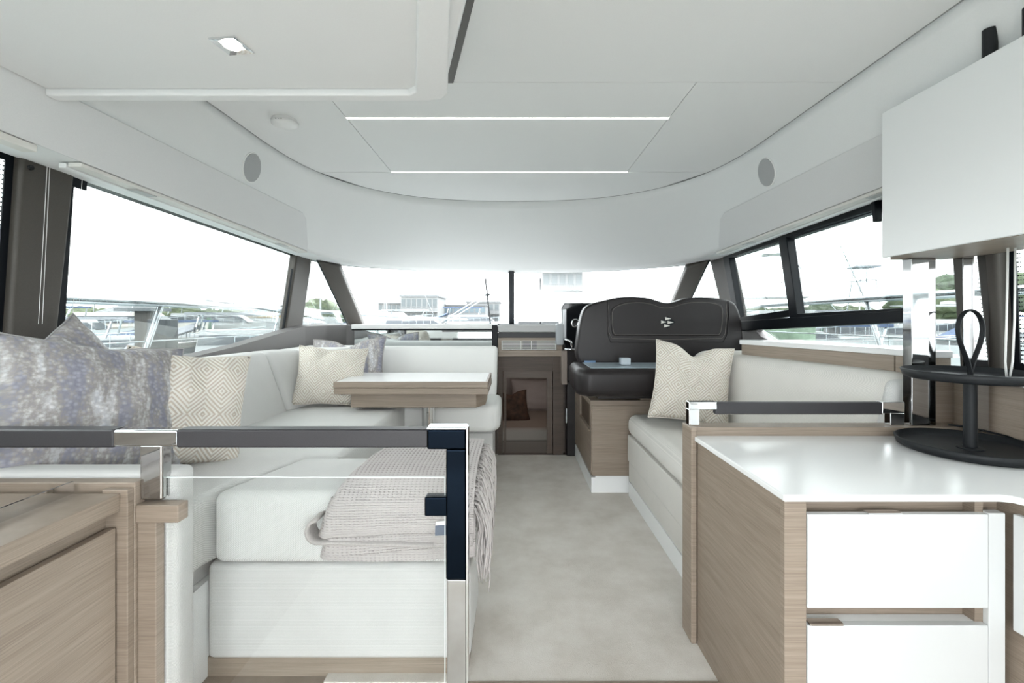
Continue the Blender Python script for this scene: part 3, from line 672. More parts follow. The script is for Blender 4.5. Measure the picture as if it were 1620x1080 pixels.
def blk(layer, xl, xr, hem):
    nu, nv = 190, 215
    uvs = []
    def fn(u, v):
        p = prof(v, layer); X = xl+(xr-xl)*u + .12*(1-v)*(1-u)
        q = prof(min(1, v+.01), layer)-prof(max(0, v-.01), layer); nn = Vector((q.y, -q.x, 0)).normalized()
        if nn.y < 0 and v < .5: nn = -nn
        if nn.x > 0 and v > .6: nn = -nn
        U = X/.0135; V = v*52; uvs.append((U, V))
        wv = -.0030*abs(math.sin(U*PI))*abs(math.sin(V*PI))
        wr = .007*noise.noise(Vector((X*8, p.x*7+p.y*8, layer*4)))
        zz = p.y-(v**6)*(hem+.012*math.sin(u*3+layer*1.3)+.010*(1-u))
        p2 = Vector((X, p.x, zz))+Vector((0, nn.x, nn.y))*(wv+wr)
        e = max(0, 1-u/.06)
        p2.z -= .022*e*e*(1 if v < .7 else .1); p2.y += .026*e*e*(v > .7)
        return p2
    m = MB(); m.grid(fn, nu, nv); return m, uvs
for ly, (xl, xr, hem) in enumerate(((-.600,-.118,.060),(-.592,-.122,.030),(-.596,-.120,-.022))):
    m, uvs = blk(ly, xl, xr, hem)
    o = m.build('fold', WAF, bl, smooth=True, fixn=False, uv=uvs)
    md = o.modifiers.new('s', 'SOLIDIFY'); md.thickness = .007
# rolled edge of the fold at the left
m = MB(); pth = []
for i in range(15):
    a = PI*.5+PI*i/14; pth.append((-.592+.028*math.cos(a), .505+.030*math.sin(a)))
for i in range(5): pth.append((-.592+.07*(i+1), .475-.002*i))
m.grid(lambda u, v: (pth[int(round(u*(len(pth)-1)))][0], 1.368+.075*v, pth[int(round(u*(len(pth)-1)))][1]+.10*v*0), len(pth), 4)
o = m.build('fold_edge', BLANK, bl, smooth=True, fixn=False); o.modifiers.new('s', 'SOLIDIFY').thickness = .008
lab(MB().hexa([(-.232,1.352,.505),(-.196,1.352,.507),(-.196,1.356,.535),(-.232,1.356,.532)], [(-.232,1.349,.505),(-.196,1.349,.507),(-.196,1.353,.535),(-.232,1.353,.532)]).build('care_tag', mat('tag_blue', (.10,.13,.19), .6), bl), 'blue care tag')
lab(MB().hexa([(-.230,1.3515,.535),(-.202,1.3515,.537),(-.202,1.355,.547),(-.230,1.355,.545)], [(-.230,1.3495,.535),(-.202,1.3495,.537),(-.202,1.353,.547),(-.230,1.353,.545)]).build('care_tag', WPLAST, bl), 'white strip of the care tag')
m = MB(); rng = random.Random(3)
for k in range(620):
    y = 1.405+.455*rng.random(); z = .640 if y > 1.47 else .640-.9*(1.47-y); z -= .03*rng.random()
    L = (.19+.10*rng.random())*(1 if y < 1.75 else .9); out_ = .020+.034*rng.random(); ph = rng.random()*6; lean = rng.uniform(-.05,.03); x = -.128
    pts = []
    for i in range(8):
        f = i/7
        pts.append((x+out_*math.sin(min(1,f*2.2)*PI/2)+.005*math.sin(f*9+ph), y+lean*f+.006*math.sin(f*11+ph*2), z+.012*math.sin(min(1,f*3)*PI)-L*max(0,f-.06)**1.1))
    m.tube(pts, [.0022,.0026,.0024,.0026,.0024,.0026,.0022,.0014], 4)
o = m.build('fringe', mat('fringe_wool', (.50,.465,.455), .95, spec=.15), bl, smooth=True); o['kind'] = 'stuff'

# ---- near port rail with glass
rl = thing('grab_rail', (-.5,1.2,-.17), 'grey leather-wrapped grab rail with polished post and glass panel before the sofa', 'railing')
zt, zb = .862, .810
def bar(X0, X1, nm, mt, parent, Y=1.205, z0=.812, z1=.860, dy=.022, bv=.006): return MB().box(X0,X1,Y-dy,Y+dy,z0,z1).build(nm, mt, parent, bevel=bv)
bar(-1.62,-1.04,'leather_grip', RAILL, rl)
bar(-.878,-.222,'leather_grip', RAILL, rl)
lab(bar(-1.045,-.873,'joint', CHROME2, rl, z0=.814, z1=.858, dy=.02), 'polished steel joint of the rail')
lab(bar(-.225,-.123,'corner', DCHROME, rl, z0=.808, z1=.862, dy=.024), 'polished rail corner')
MB().box(-.225,-.122,1.18,1.23,.8605,.865).build('top_cap', CHROME, rl, bevel=.002)
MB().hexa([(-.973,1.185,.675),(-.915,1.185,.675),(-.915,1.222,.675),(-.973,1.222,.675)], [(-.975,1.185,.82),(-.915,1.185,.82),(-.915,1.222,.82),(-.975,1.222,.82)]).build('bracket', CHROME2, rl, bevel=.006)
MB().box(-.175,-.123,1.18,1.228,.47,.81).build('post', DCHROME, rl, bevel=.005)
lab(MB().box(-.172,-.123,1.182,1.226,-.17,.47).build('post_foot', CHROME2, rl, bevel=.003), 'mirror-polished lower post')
MB().box(-.122,-.1185,1.182,1.226,-.17,.862).build('edge_trim', CHROME, rl)
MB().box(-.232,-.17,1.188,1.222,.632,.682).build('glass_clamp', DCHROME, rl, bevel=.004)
lab(MB().box(-.915,-.181,1.200,1.206,-.17,.729).build('glass_panel', PGLASS, rl), 'clear glass panel')
MB().box(-.915,-.181,1.2005,1.2055,.7292,.7310).build('glass_top_edge', GEDGE, rl)
MB().box(-.1812,-.1795,1.2005,1.2055,-.17,.729).build('glass_side_edge', GEDGE, rl)

# ---- port cabinet at near left
pc = thing('port_cabinet', (-1.3,.7,-.17), 'low taupe oak cabinet at the near left with a raised rim and door', 'cabinet')
MB().box(-1.66,-.973,1.17,1.205,-.17,.727).build('end_panel', OAK, pc, bevel=.003)
MB().box(-.973,-.925,1.178,1.208,-.17,.655).build('side_post', OAKT, pc, bevel=.003)
lab(MB().box(-.973,-.863,1.172,1.21,.622,.668).build('clamp_block', OAK, pc, bevel=.003), 'oak block holding the glass')
MB().box(-1.04,-.975,1.150,1.17,-.17,.716).build('stile', OAKT, pc, bevel=.002)
MB().box(-1.66,-.993,.1,1.15,.663,.7075).build('top', OAK, pc, bevel=.002)
MB().box(-1.66,-1.03,.1,1.15,.60,.663).build('shadow_gap', OAKT, pc)
MB().box(-1.66,-1.022,.1,1.15,-.17,.61).build('carcass', OAKT, pc)
MB().box(-1.021,-1.0,.1,1.145,-.13,.623).build('door', OAK, pc, bevel=.002)
MB().box(-1.116,-1.110,.1,1.15,.7075,.738).build('fiddle_rail', CHROME, pc)
MB().box(-1.16,-1.155,.1,1.15,.7075,.715).build('rail_lip', STEEL, pc)

# ---- starboard seat
ss = thing('bench_seat', (1.1,2.3,0), 'ivory woven starboard bench seat between the helm pedestal and the galley', 'seat')
MB().pz([(.735,1.70),(1.6,1.70),(1.6,2.95),(.735,2.95)], .395, .535).build('seat_cushion', FABW, ss, bevel=.055, seg=6)
MB().box(.742,1.6,1.70,2.96,.225,.395).build('base', FABW, ss, bevel=.008)
MB().box(.750,1.6,1.70,2.96,.095,.222).build('base', FABW, ss, bevel=.008)
lab(MB().box(.748,1.6,1.70,2.95,0,.095).build('plinth', WHITEM, ss), 'white plinth')
MB().hexa([(1.36,1.72,.50),(1.60,1.72,.50),(1.60,2.95,.50),(1.08,2.95,.50)], [(1.44,1.72,.935),(1.60,1.72,.935),(1.60,2.95,.945),(1.14,2.95,.945)]).build('backrest', FABW, ss, bevel=.07, seg=6)
MB().hexa([(1.33,1.702,.50),(1.60,1.702,.50),(1.60,1.76,.50),(1.34,1.76,.50)], [(1.42,1.702,.91),(1.60,1.702,.91),(1.60,1.76,.92),(1.43,1.76,.92)]).build('backrest_end', FAB, ss, bevel=.03, seg=5)

# ---- starboard side cabinet behind the seat
sc_ = thing('side_cabinet', (1.5,2.2,0), 'low oak cabinet with white top behind the starboard seat', 'cabinet')
pts = [(1.53,1.72),(1.53,1.85),(1.30,2.62),(1.66,2.62),(1.66,1.72)]
def inset(p, d): return p
MB().pz([(1.54,1.84),(1.31,2.61),(1.655,2.61),(1.655,1.84)], .45, 1.0).build('carcass', OAK, sc_)
MB().box(1.54,1.655,1.72,1.835,.45,1.0).build('end_panel', OAK, sc_, bevel=.002)
MB().pz([(1.53,1.715),(1.53,1.845),(1.30,2.62),(1.66,2.62),(1.66,1.715)], 1.0, 1.025).build('top', CORIAN, sc_, bevel=.004)

# ---- helm pedestal, seat, backrest
hp = thing('helm_pedestal', (.9,3.3,0), 'oak helm seat pedestal with an open cubby in its side', 'cabinet')
MB().box(.525,1.55,3.0,3.80,.11,.58).build('carcass', DWOOD, hp)
MB().box(.517,1.55,2.987,3.0,.115,.575).build('aft_panel', OAK, hp, bevel=.002)
MB().box(.513,.526,3.0,3.80,.115,.40).build('side_panel', OAK, hp, bevel=.002)
MB().box(.513,.526,3.0,3.06,.40,.575).build('side_panel', OAK, hp)
MB().box(.513,.526,3.50,3.80,.40,.575).build('side_panel', OAK, hp)
MB().box(.505,.53,3.05,3.50,.395,.405).build('cubby_ledge', OAK, hp)
MB().pz([(.505,2.975),(1.56,2.975),(1.56,3.82),(.505,3.82)], .577, .612).build('top', OAK, hp, bevel=.003)
MB().box(.54,1.55,3.0,3.80,.0,.11).build('plinth', WHITEM, hp)
MB().box(.515,.54,3.0,3.82,0,.10).build('plinth', WHITEM, hp)
MB().box(.83,1.3,2.98,3.1,.613,.66).build('seat_riser', OAK, hp, bevel=.003)

hs = thing('helm_bench', (.95,3.0,.62), 'dark brown leather helm bench seat with stitched backrest and emblem', 'seat')
MB().pz([(.43,2.72),(1.50,2.72),(1.56,2.78),(1.56,3.20),(.39,3.20),(.375,2.80)], .675, .845).build('seat_cushion', BRL, hs, bevel=.05, seg=6)
MB().box(.52,1.50,2.80,3.15,.655,.68).build('seat_base', BRL, hs)
lab(MB().box(.47,1.47,2.765,3.10,.8445,.8485).build('protective_film', mat('blue_film', (.30,.36,.40), .25), hs, bevel=.002), 'pale blue film on the seat top')  # light blue reflection put into the film colour
Yb = 3.12
ol = [(918,576),(912,560),(914,535),(919,505),(926,487),(940,479),(960,474),(980,470),(1005,469.5),(1025,471),(1040,475),(1052,478.5),(1066,478),(1082,472.5),(1100,470),(1125,470.5),(1147,473),(1163,480),(1172,500),(1176,530),(1176,560),(1172,576)]
def cat(pts, sub=3):
    out = []; n = len(pts)
    for i in range(n-1):
        p0, p1, p2, p3 = [Vector(p) for p in (pts[max(i-1,0)], pts[i], pts[i+1], pts[min(i+2,n-1)])]
        for k in range(sub):
            f = k/sub; out.append(.5*((2*p1)+(-p0+p2)*f+(2*p0-5*p1+4*p2-p3)*f*f+(-p0+3*p1-3*p2+p3)*f**3))
    out.append(Vector(pts[-1])); return out
oc = cat(ol)
def X3(x, Y=Yb): return (x-812)/F*Y
def Z3(y, Y=Yb): return H-(y-503)/F*Y
MB().py([(X3(p[0]), Z3(p[1])) for p in oc], Yb, Yb+.12).build('backrest', BRL, hs, bevel=.028, seg=5)
pi_ = cat([(968,568),(964,520),(963,500),(968,484),(985,478),(1010,476),(1030,479),(1052,486),(1075,480),(1100,476.5),(1125,477),(1142,484),(1145,500),(1143,520),(1140,532)], 3)
inner = [(972,531),(968,526),(966,505),(968,488),(985,479),(1008,476.5),(1028,479),(1045,485),(1062,485),(1082,478.5),(1102,476),(1125,477),(1141,483),(1144,500),(1142,524),(1138,531)]
ic = cat(inner, 3)
MB().py([(X3(p[0]), Z3(p[1])) for p in ic], Yb-.008, Yb+.02).build('inset_panel', BRL, hs, bevel=.006)
STI = mat('stitch_thread', (.20,.18,.16), .7)
m = MB(); m.tube([(X3(p[0]), Yb-.0095, Z3(p[1])) for p in [((q[0]-1055)*.975+1055, (q[1]-505)*.93+505) for q in ic+[ic[0]]]], .0011, 4, False)
m.tube([(X3(p[0]), Yb-.001, Z3(p[1])) for p in [(963,482),(961,500),(963,525),(968,535),(1050,537),(1142,535),(1147,528),(1150,500),(1149,480)]], .0012, 4, False)
m.build('stitching', STI, hs)
MB().tube([(X3(p[0]), Yb-.002, Z3(p[1])) for p in [(962,475),(961,500),(962,530),(966,541),(1050,542),(1144,541),(1150,530),(1153,500),(1152,476)]], .003, 6, False).build('welt', BRL, hs)
em = MB()
for (xa, xb, y) in ((1051.6,1061.2,503.9),(1045.2,1053.4,509.2),(1055.4,1065,509.8),(1050,1059.4,515.2)):
    em.py([(X3(xa), Z3(y-2.5)), (X3(xa), Z3(y+2.5)), (X3(xb), Z3(y))], Yb-.0125, Yb-.008)
MB().py([(X3(1055.5),Z3(499.5)),(X3(1043),Z3(509.5)),(X3(1055.5),Z3(519.5)),(X3(1068),Z3(509.5))], Yb-.0095, Yb-.0075).build('emblem_recess', BLK, hs)
lab(em.build('emblem', mat('emblem_pewter', (.62,.60,.56), .35, .6), hs), 'emblem of four small pale triangles')
# brackets between seat and backrest
for x in (925, 1000, 1120): MB().box(X3(x-7), X3(x+7), 3.13, 3.18, .80, .90).build('bracket', CHROME, hs, bevel=.003)
for x in (933,): lab(MB().box(X3(x-9,3.1), X3(x+9,3.1), 3.09, 3.11, .845, .862).build('buckle', mat('blue_buckle', (.10,.17,.28), .2), hs, bevel=.003), 'blue reflective buckle')
cl = mat('clear_plastic_wrap', (.45,.50,.55), .12)
o = MB().box(X3(983,2.9), X3(998,2.9), 2.90, 2.96, .852, .895).build('plastic_clip', cl, bevel=.004); tag(o, 'small translucent plastic clip standing on the helm seat cushion', 'clip')

# ---- helm console
hc = thing('helm_console', (.7,3.95,0), 'black helm console with a round gauge left of the helm backrest', 'console')
Yc = 3.80
m = MB(); P = [px(888,487,Yc),(px(893,479,Yc)),px(1000,478,Yc),px(1000,560,Yc),px(896,556,Yc),px(890,540,Yc)]
m.prism([(p[0],Yc,p[2]) for p in P], [(p[0]+.01,Yc+.35,p[2]-.03) for p in P]); m.build('housing', GLOSSB, hc, bevel=.008)
P = px(910,511,Yc); MB().lathe([(.024,0),(.036,0),(.038,.006),(.030,.010),(.024,.008)], (P[0],Yc-.002,P[2]), (0,-1,0), 32).build('gauge_ring', CHROME, hc, smooth=True)
MB().lathe([(0,0),(.024,0),(.022,.004),(0,.004)], (P[0],Yc-.002,P[2]), (0,-1,0), 24).build('gauge_face', GLOSSB, hc)
a_, b_ = px(890,489,Yc), px(896,535,Yc); MB().box(a_[0],b_[0],Yc-.012,Yc,b_[2],a_[2]).build('side_strip', mat('console_silver', (.45,.46,.47), .3, .6), hc, bevel=.004)
a_, b_ = px(880,512,3.74), px(892,546,3.74); MB().box(a_[0],b_[0],3.74,3.85,b_[2],a_[2]).build('side_bolster', mat('bolster_grey', (.42,.44,.46), .55), hc, bevel=.015, seg=4)
m = MB(); m.tube([px(893,536,3.72), px(903,540,3.72), px(905,549,3.72)], .010, 8); m.tube([px(893,552,3.72), px(915,553,3.72)], .008, 8); m.build('throttle_lever', CHROME, hc, smooth=True)
MB().box(.445,1.3,3.78,3.9,.62,.90).build('lower_console', BRL, hc, bevel=.01)
MB().box(.445,.60,3.79,3.9,0,.62).build('column', BRL, hc, bevel=.01)
MB().box(.40,.446,3.76,3.9,.60,.88).build('side_trim', CABW, hc, bevel=.005)
P1 = MB().box(.435,.448,3.775,3.79,.28,.40).build('latch', STEEL, hc, bevel=.002)

# ---- galley counter (starboard)
gc = thing('galley_counter', (1.2,1.2,-.17), 'L-shaped galley counter with white top, oak side and white drawers', 'cabinet')
top = [(.64,1.075),(1.150,1.075),(1.172,1.068),(1.185,1.045),(1.25,.2),(1.66,.2),(1.66,1.62),(.64,1.62)]
MB().pz(top, .715, .732).build('worktop', CORIAN, gc, bevel=.004)
MB().box(.632,1.64,1.62,1.69,-.0,.762).build('back_ledge', OAK, gc, bevel=.002)
MB().box(.628,.649,1.605,1.694,-.0,.764).build('corner_post', OAK, gc, bevel=.005)
MB().box(.6495,.664,1.10,1.605,-.17,.712).build('side_panel', OAKT, gc)
lab(MB().box(.648,.700,1.087,1.105,-.17,.7135).build('stile', OAK, gc, bevel=.001), 'light oak front stile')
MB().box(.70,1.20,1.13,1.15,-.17,.713).build('recess_back', OAK, gc)
MB().box(.70,1.115,1.10,1.13,.425,.455).build('recess_shelf', OAK, gc) if False else None
MB().box(1.115,1.135,1.10,1.13,-.17,.713).build('recess_side', OAKT, gc)
MB().box(.70,1.135,1.085,1.13,.688,.692).build('gap_trim', OAK, gc) if False else None
dr = MB().box(.702,1.133,1.085,1.103,.458,.682).build('drawer', WHITE, gc, bevel=.002)
MB().box(.846,.926,1.083,1.103,.6825,.686).build('handle', CHROME, dr)
dr = MB().box(.702,1.133,1.085,1.103,.03,.417).build('drawer', WHITE, gc, bevel=.002)
MB().box(.706,.786,1.083,1.103,.4175,.423).build('handle', CHROME, dr)
MB().box(.702,1.133,1.103,1.128,.40,.4165).build('drawer_top', WHITEM, gc)
MB().box(1.136,1.176,1.087,1.11,-.05,.684).build('white_post', WHITE, gc, bevel=.002)
MB().hexa([(1.185,1.08,.41),(1.20,1.08,.41),(1.27,.2,.41),(1.25,.2,.41)], [(1.185,1.08,.686),(1.20,1.08,.686),(1.27,.2,.686),(1.25,.2,.686)]).build('drawer', WHITE, gc, bevel=.002)
MB().pz([(1.20,1.10),(1.28,.2),(1.66,.2),(1.66,1.62),(1.20,1.62)], -.17, .713).build('carcass', OAKT, gc)

# starboard grab rail
gr = thing('grab_rail', (1.0,1.655,.762), 'short grey leather-wrapped grab rail with chrome ends behind the galley worktop', 'railing')
lab(MB().box(.73,1.335,1.642,1.668,.802,.846).build('leather_grip', RAILL, gr, bevel=.005), 'grey stitched leather grip')
MB().box(.633,.735,1.640,1.670,.820,.848).build('rail_end', CHROME, gr, bevel=.003); MB().box(.633,.672,1.640,1.670,.762,.822).build('rail_foot', CHROME, gr, bevel=.003)
MB().box(1.33,1.412,1.640,1.670,.806,.848).build('rail_end', CHROME, gr, bevel=.003); MB().box(1.36,1.412,1.640,1.670,.762,.808).build('rail_foot', CHROME, gr, bevel=.003)
m = MB()
for k in range(75): m.box(.735+.008*k, .739+.008*k, 1.6405, 1.6425, .802, .805)
o = m.build('stitching', STI, gr); o['kind'] = 'stuff'

# chrome posts
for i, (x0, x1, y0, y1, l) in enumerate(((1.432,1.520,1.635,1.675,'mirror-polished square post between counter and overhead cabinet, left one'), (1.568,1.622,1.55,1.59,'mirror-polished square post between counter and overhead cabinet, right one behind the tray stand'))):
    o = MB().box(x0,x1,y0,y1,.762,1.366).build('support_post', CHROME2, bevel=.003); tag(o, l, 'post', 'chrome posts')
o = MB().box(1.522,1.664,1.692,1.712,.45,.92).build('trim_15', OAK); struct(o, 'oak panel beneath the starboard window')
struct(MB().box(1.635,1.668,.2,1.69,.735,.925).build('trim_16', OAK), 'oak panel along the starboard side beneath the aft window')
# overhead cabinet
oc_ = thing('overhead_cabinet', (1.4,1.0,1.366), 'white overhead galley cabinet at the upper right', 'cabinet')
MB().hexa([(1.296,.2,1.372),(1.31,.2,1.372),(1.31,1.60,1.362),(1.296,1.60,1.362)], [(1.296,.2,1.868),(1.31,.2,1.868),(1.31,1.60,1.868),(1.296,1.60,1.868)]).build('door', WHITEM, oc_, bevel=.002)
MB().box(1.31,1.585,.2,1.597,1.378,1.862).build('carcass', WHITEM, oc_)
MB().box(1.312,1.60,.2,1.60,1.364,1.378).build('underside', OAK, oc_, bevel=.002)
MB().box(1.40,1.60,1.60,1.69,1.366,1.46).build('back_board', OAK, oc_)
for (x, y, z, l) in ((1.30,1.27,1.965,'left'),(1.285,1.155,1.95,'right')):
    o = MB().tube([(x+.03,y,1.864),(x+.03,y,z-.01)], .0165, 20).build('support_tube', MBLK); tag(o, f'black tube rising above the white overhead cabinet, the {l} one', 'tube', 'black tubes')
# cord dangling at right
m = MB(); m.tube([(1.50,1.36,1.36),(1.498,1.36,1.15),(1.492,1.36,1.02),(1.484,1.36,.975),(1.474,1.36,.975),(1.470,1.36,1.02),(1.474,1.36,1.15),(1.478,1.36,1.36)], .0028, 6)
tag(m.build('blind_cord', ROPE, smooth=True), 'looped white blind cord hanging at the right edge', 'cord')

# tray stand
ts = thing('tray_stand', (1.436,1.43,.732), 'matte black two-tier round tray stand with loop handle on the galley worktop', 'tray')
c = (1.436,1.43,.732)
MB().lathe([(0,.0),(.165,.0),(.180,.008),(.186,.028),(.182,.030),(.176,.014),(.160,.009),(0,.009)], c, n=72).build('lower_tray', MBLK, ts, smooth=True)
MB().lathe([(0,.225),(.150,.225),(.163,.231),(.170,.252),(.166,.254),(.158,.238),(.145,.234),(0,.234)], c, n=72).build('upper_tray', MBLK, ts, smooth=True)
MB().lathe([(.034,.009),(.034,.013),(.017,.015),(.0165,.226)], c, n=28).build('stem', MBLK, ts)
m = MB(); loop = []
for i in range(33):
    a = i/32; 
    ang = -PI/2+2*PI*a
    # teardrop
    y = .5-.5*math.cos(2*PI*a); xw = math.sin(2*PI*a)*(math.sin(PI*y/2)**1.3)
    loop.append((c[0]+.058*xw*.85, c[1], c[2]+.238+.205*y))
for k in (-.006,-.003,0,.003,.006): m.tube([(p[0],p[1]+k,p[2]) for p in loop], .0027, 6)
m.build('handle', MBLK, ts, smooth=True)

# power cords behind tray
m = MB(); m.tube([(1.53,1.60,.775),(1.57,1.59,.772),(1.60,1.56,.768),(1.63,1.50,.760),(1.635,1.4,.74)], .003, 6)
tag(m.build('power_cord', BLK, smooth=True), 'thin black cord lying behind the tray stand', 'cord')

# =================================================================== OUTSIDE
def W(x, y, Y): return Vector(px(x, y, Y))
WZ = -1.35
def water():
    m = mat('harbour_water', (.16,.21,.21), .12); n = noise_(m, coords(m, (1,2.5,1)), 1.2, 4); bump(m, n, .5, .15); return m
o = MB().add([(-500,-200,WZ),(500,-200,WZ),(500,700,WZ),(-500,700,WZ)], [(0,1,2,3)]).build('water', water()); struct(o, 'harbour water')
GEL = mat('gelcoat', (.33,.345,.35), .3); GELD = mat('boat_glass', (.05,.06,.07), .15); BLUEC = speck('blue_canvas', (.06,.09,.16), .8, .2, 3); GREYC = speck('grey_canvas', (.22,.23,.25), .8, .2, 3)
GEL2 = mat('gelcoat_cream', (.46,.44,.40), .3); NAVY = mat('navy_hull', (.03,.05,.10), .2)
# own deck, foredeck
for s, nm in ((-1,'port'),(1,'starboard')):
    pts = [(s*1.74,-2),(s*2.15,-2),(s*2.15,4),(s*1.95,6),(s*1.2,8.5),(0,9.8),(0,8.9),(s*1.0,8.0),(s*1.55,6),(s*1.74,4)]
    struct(MB().pz(pts, .18, .25).build('deck', GEL), nm+' side deck of the boat')
    pts = [(s*1.70,3.9),(s*1.55,6.02),(s*.85,8.1),(0,8.95),(0,8.85),(s*.8,8.05),(s*1.5,6.0),(s*1.66,3.9)]
    struct(MB().pz(pts, .25, .96).build('deck', GEL), nm+' side of the raised foredeck')
m = MB(); m.pz([(-1.72,4.1),(-1.6,6),(-.9,8.2),(0,9.0),(.9,8.2),(1.6,6),(1.72,4.1),(1.2,4.5),(0,4.9),(-1.2,4.5)], .96, .99)
struct(m.build('deck', GEL), 'raised foredeck')
for s, nm in ((-1,'port'),(1,'starboard')):
    t = thing('deck_rail', (s*2.1,3,.25), f'stainless steel guard rail outside the {nm} windows', 'railing', 'guard rails')
    R0 = 1.240 if s < 0 else 1.268
    top = [(s*2.1,-1,R0),(s*2.1,1.5,R0),(s*2.1,4.0,R0-.01),(s*1.98,5.2,R0-.03),(s*1.6,7.0,R0-.08),(s*.9,8.8,R0-.12)]
    MB().tube(top, .020, 8).build('top_rail', STEEL, t, smooth=True)
    MB().tube([(x,y,z-.42) for x,y,z in top], .006, 6).build('wire', STEEL, t)
    MB().tube([(x,y,z-.22) for x,y,z in top], .004, 6).build('wire', STEEL, t)
    for y0 in (.9, 2.72, 4.6): 
        xx = 2.1 if y0 < 4.2 else 2.03
        MB().tube([(s*xx,y0,R0),(s*(xx-.02),y0-.45,.25)], .015, 8).build('stanchion', STEEL, t, smooth=True)
# wipers
for k, (bx0, pts) in enumerate(((0, [(768,441),(771,467),(776,514)]), (1, [(855,441),(855,467),(855,512)]))):
    t = thing('wiper', W(pts[2][0],514,4.95), ['windscreen wiper on the port side of the mullion','windscreen wiper on the starboard side of the mullion'][k], 'wiper', 'windscreen wipers')
    Yt = lambda y: 4.34+(y-431)/(514-431)*.66+.04
    MB().tube([W(a,b,Yt(b)) for a,b in pts], .008, 6).build('blade', BLK, t)
    arm = [(695,511),(770,464)] if k == 0 else [(905,494),(858,466)]
    MB().tube([W(a,b,Yt(b)+.03) for a,b in arm], .006, 6).build('arm', STEEL, t)
    MB().tube([W(a+4,b+3,Yt(b)+.03) for a,b in arm], .005, 6).build('arm', STEEL, t)
    MB().box(*[v for v in (W(pts[1][0]-4,467,4.68).x, W(pts[1][0]+4,467,4.68).x)], 4.68,4.69, W(0,468,4.68).z, W(0,464,4.68).z).build('hinge', BLK, t)

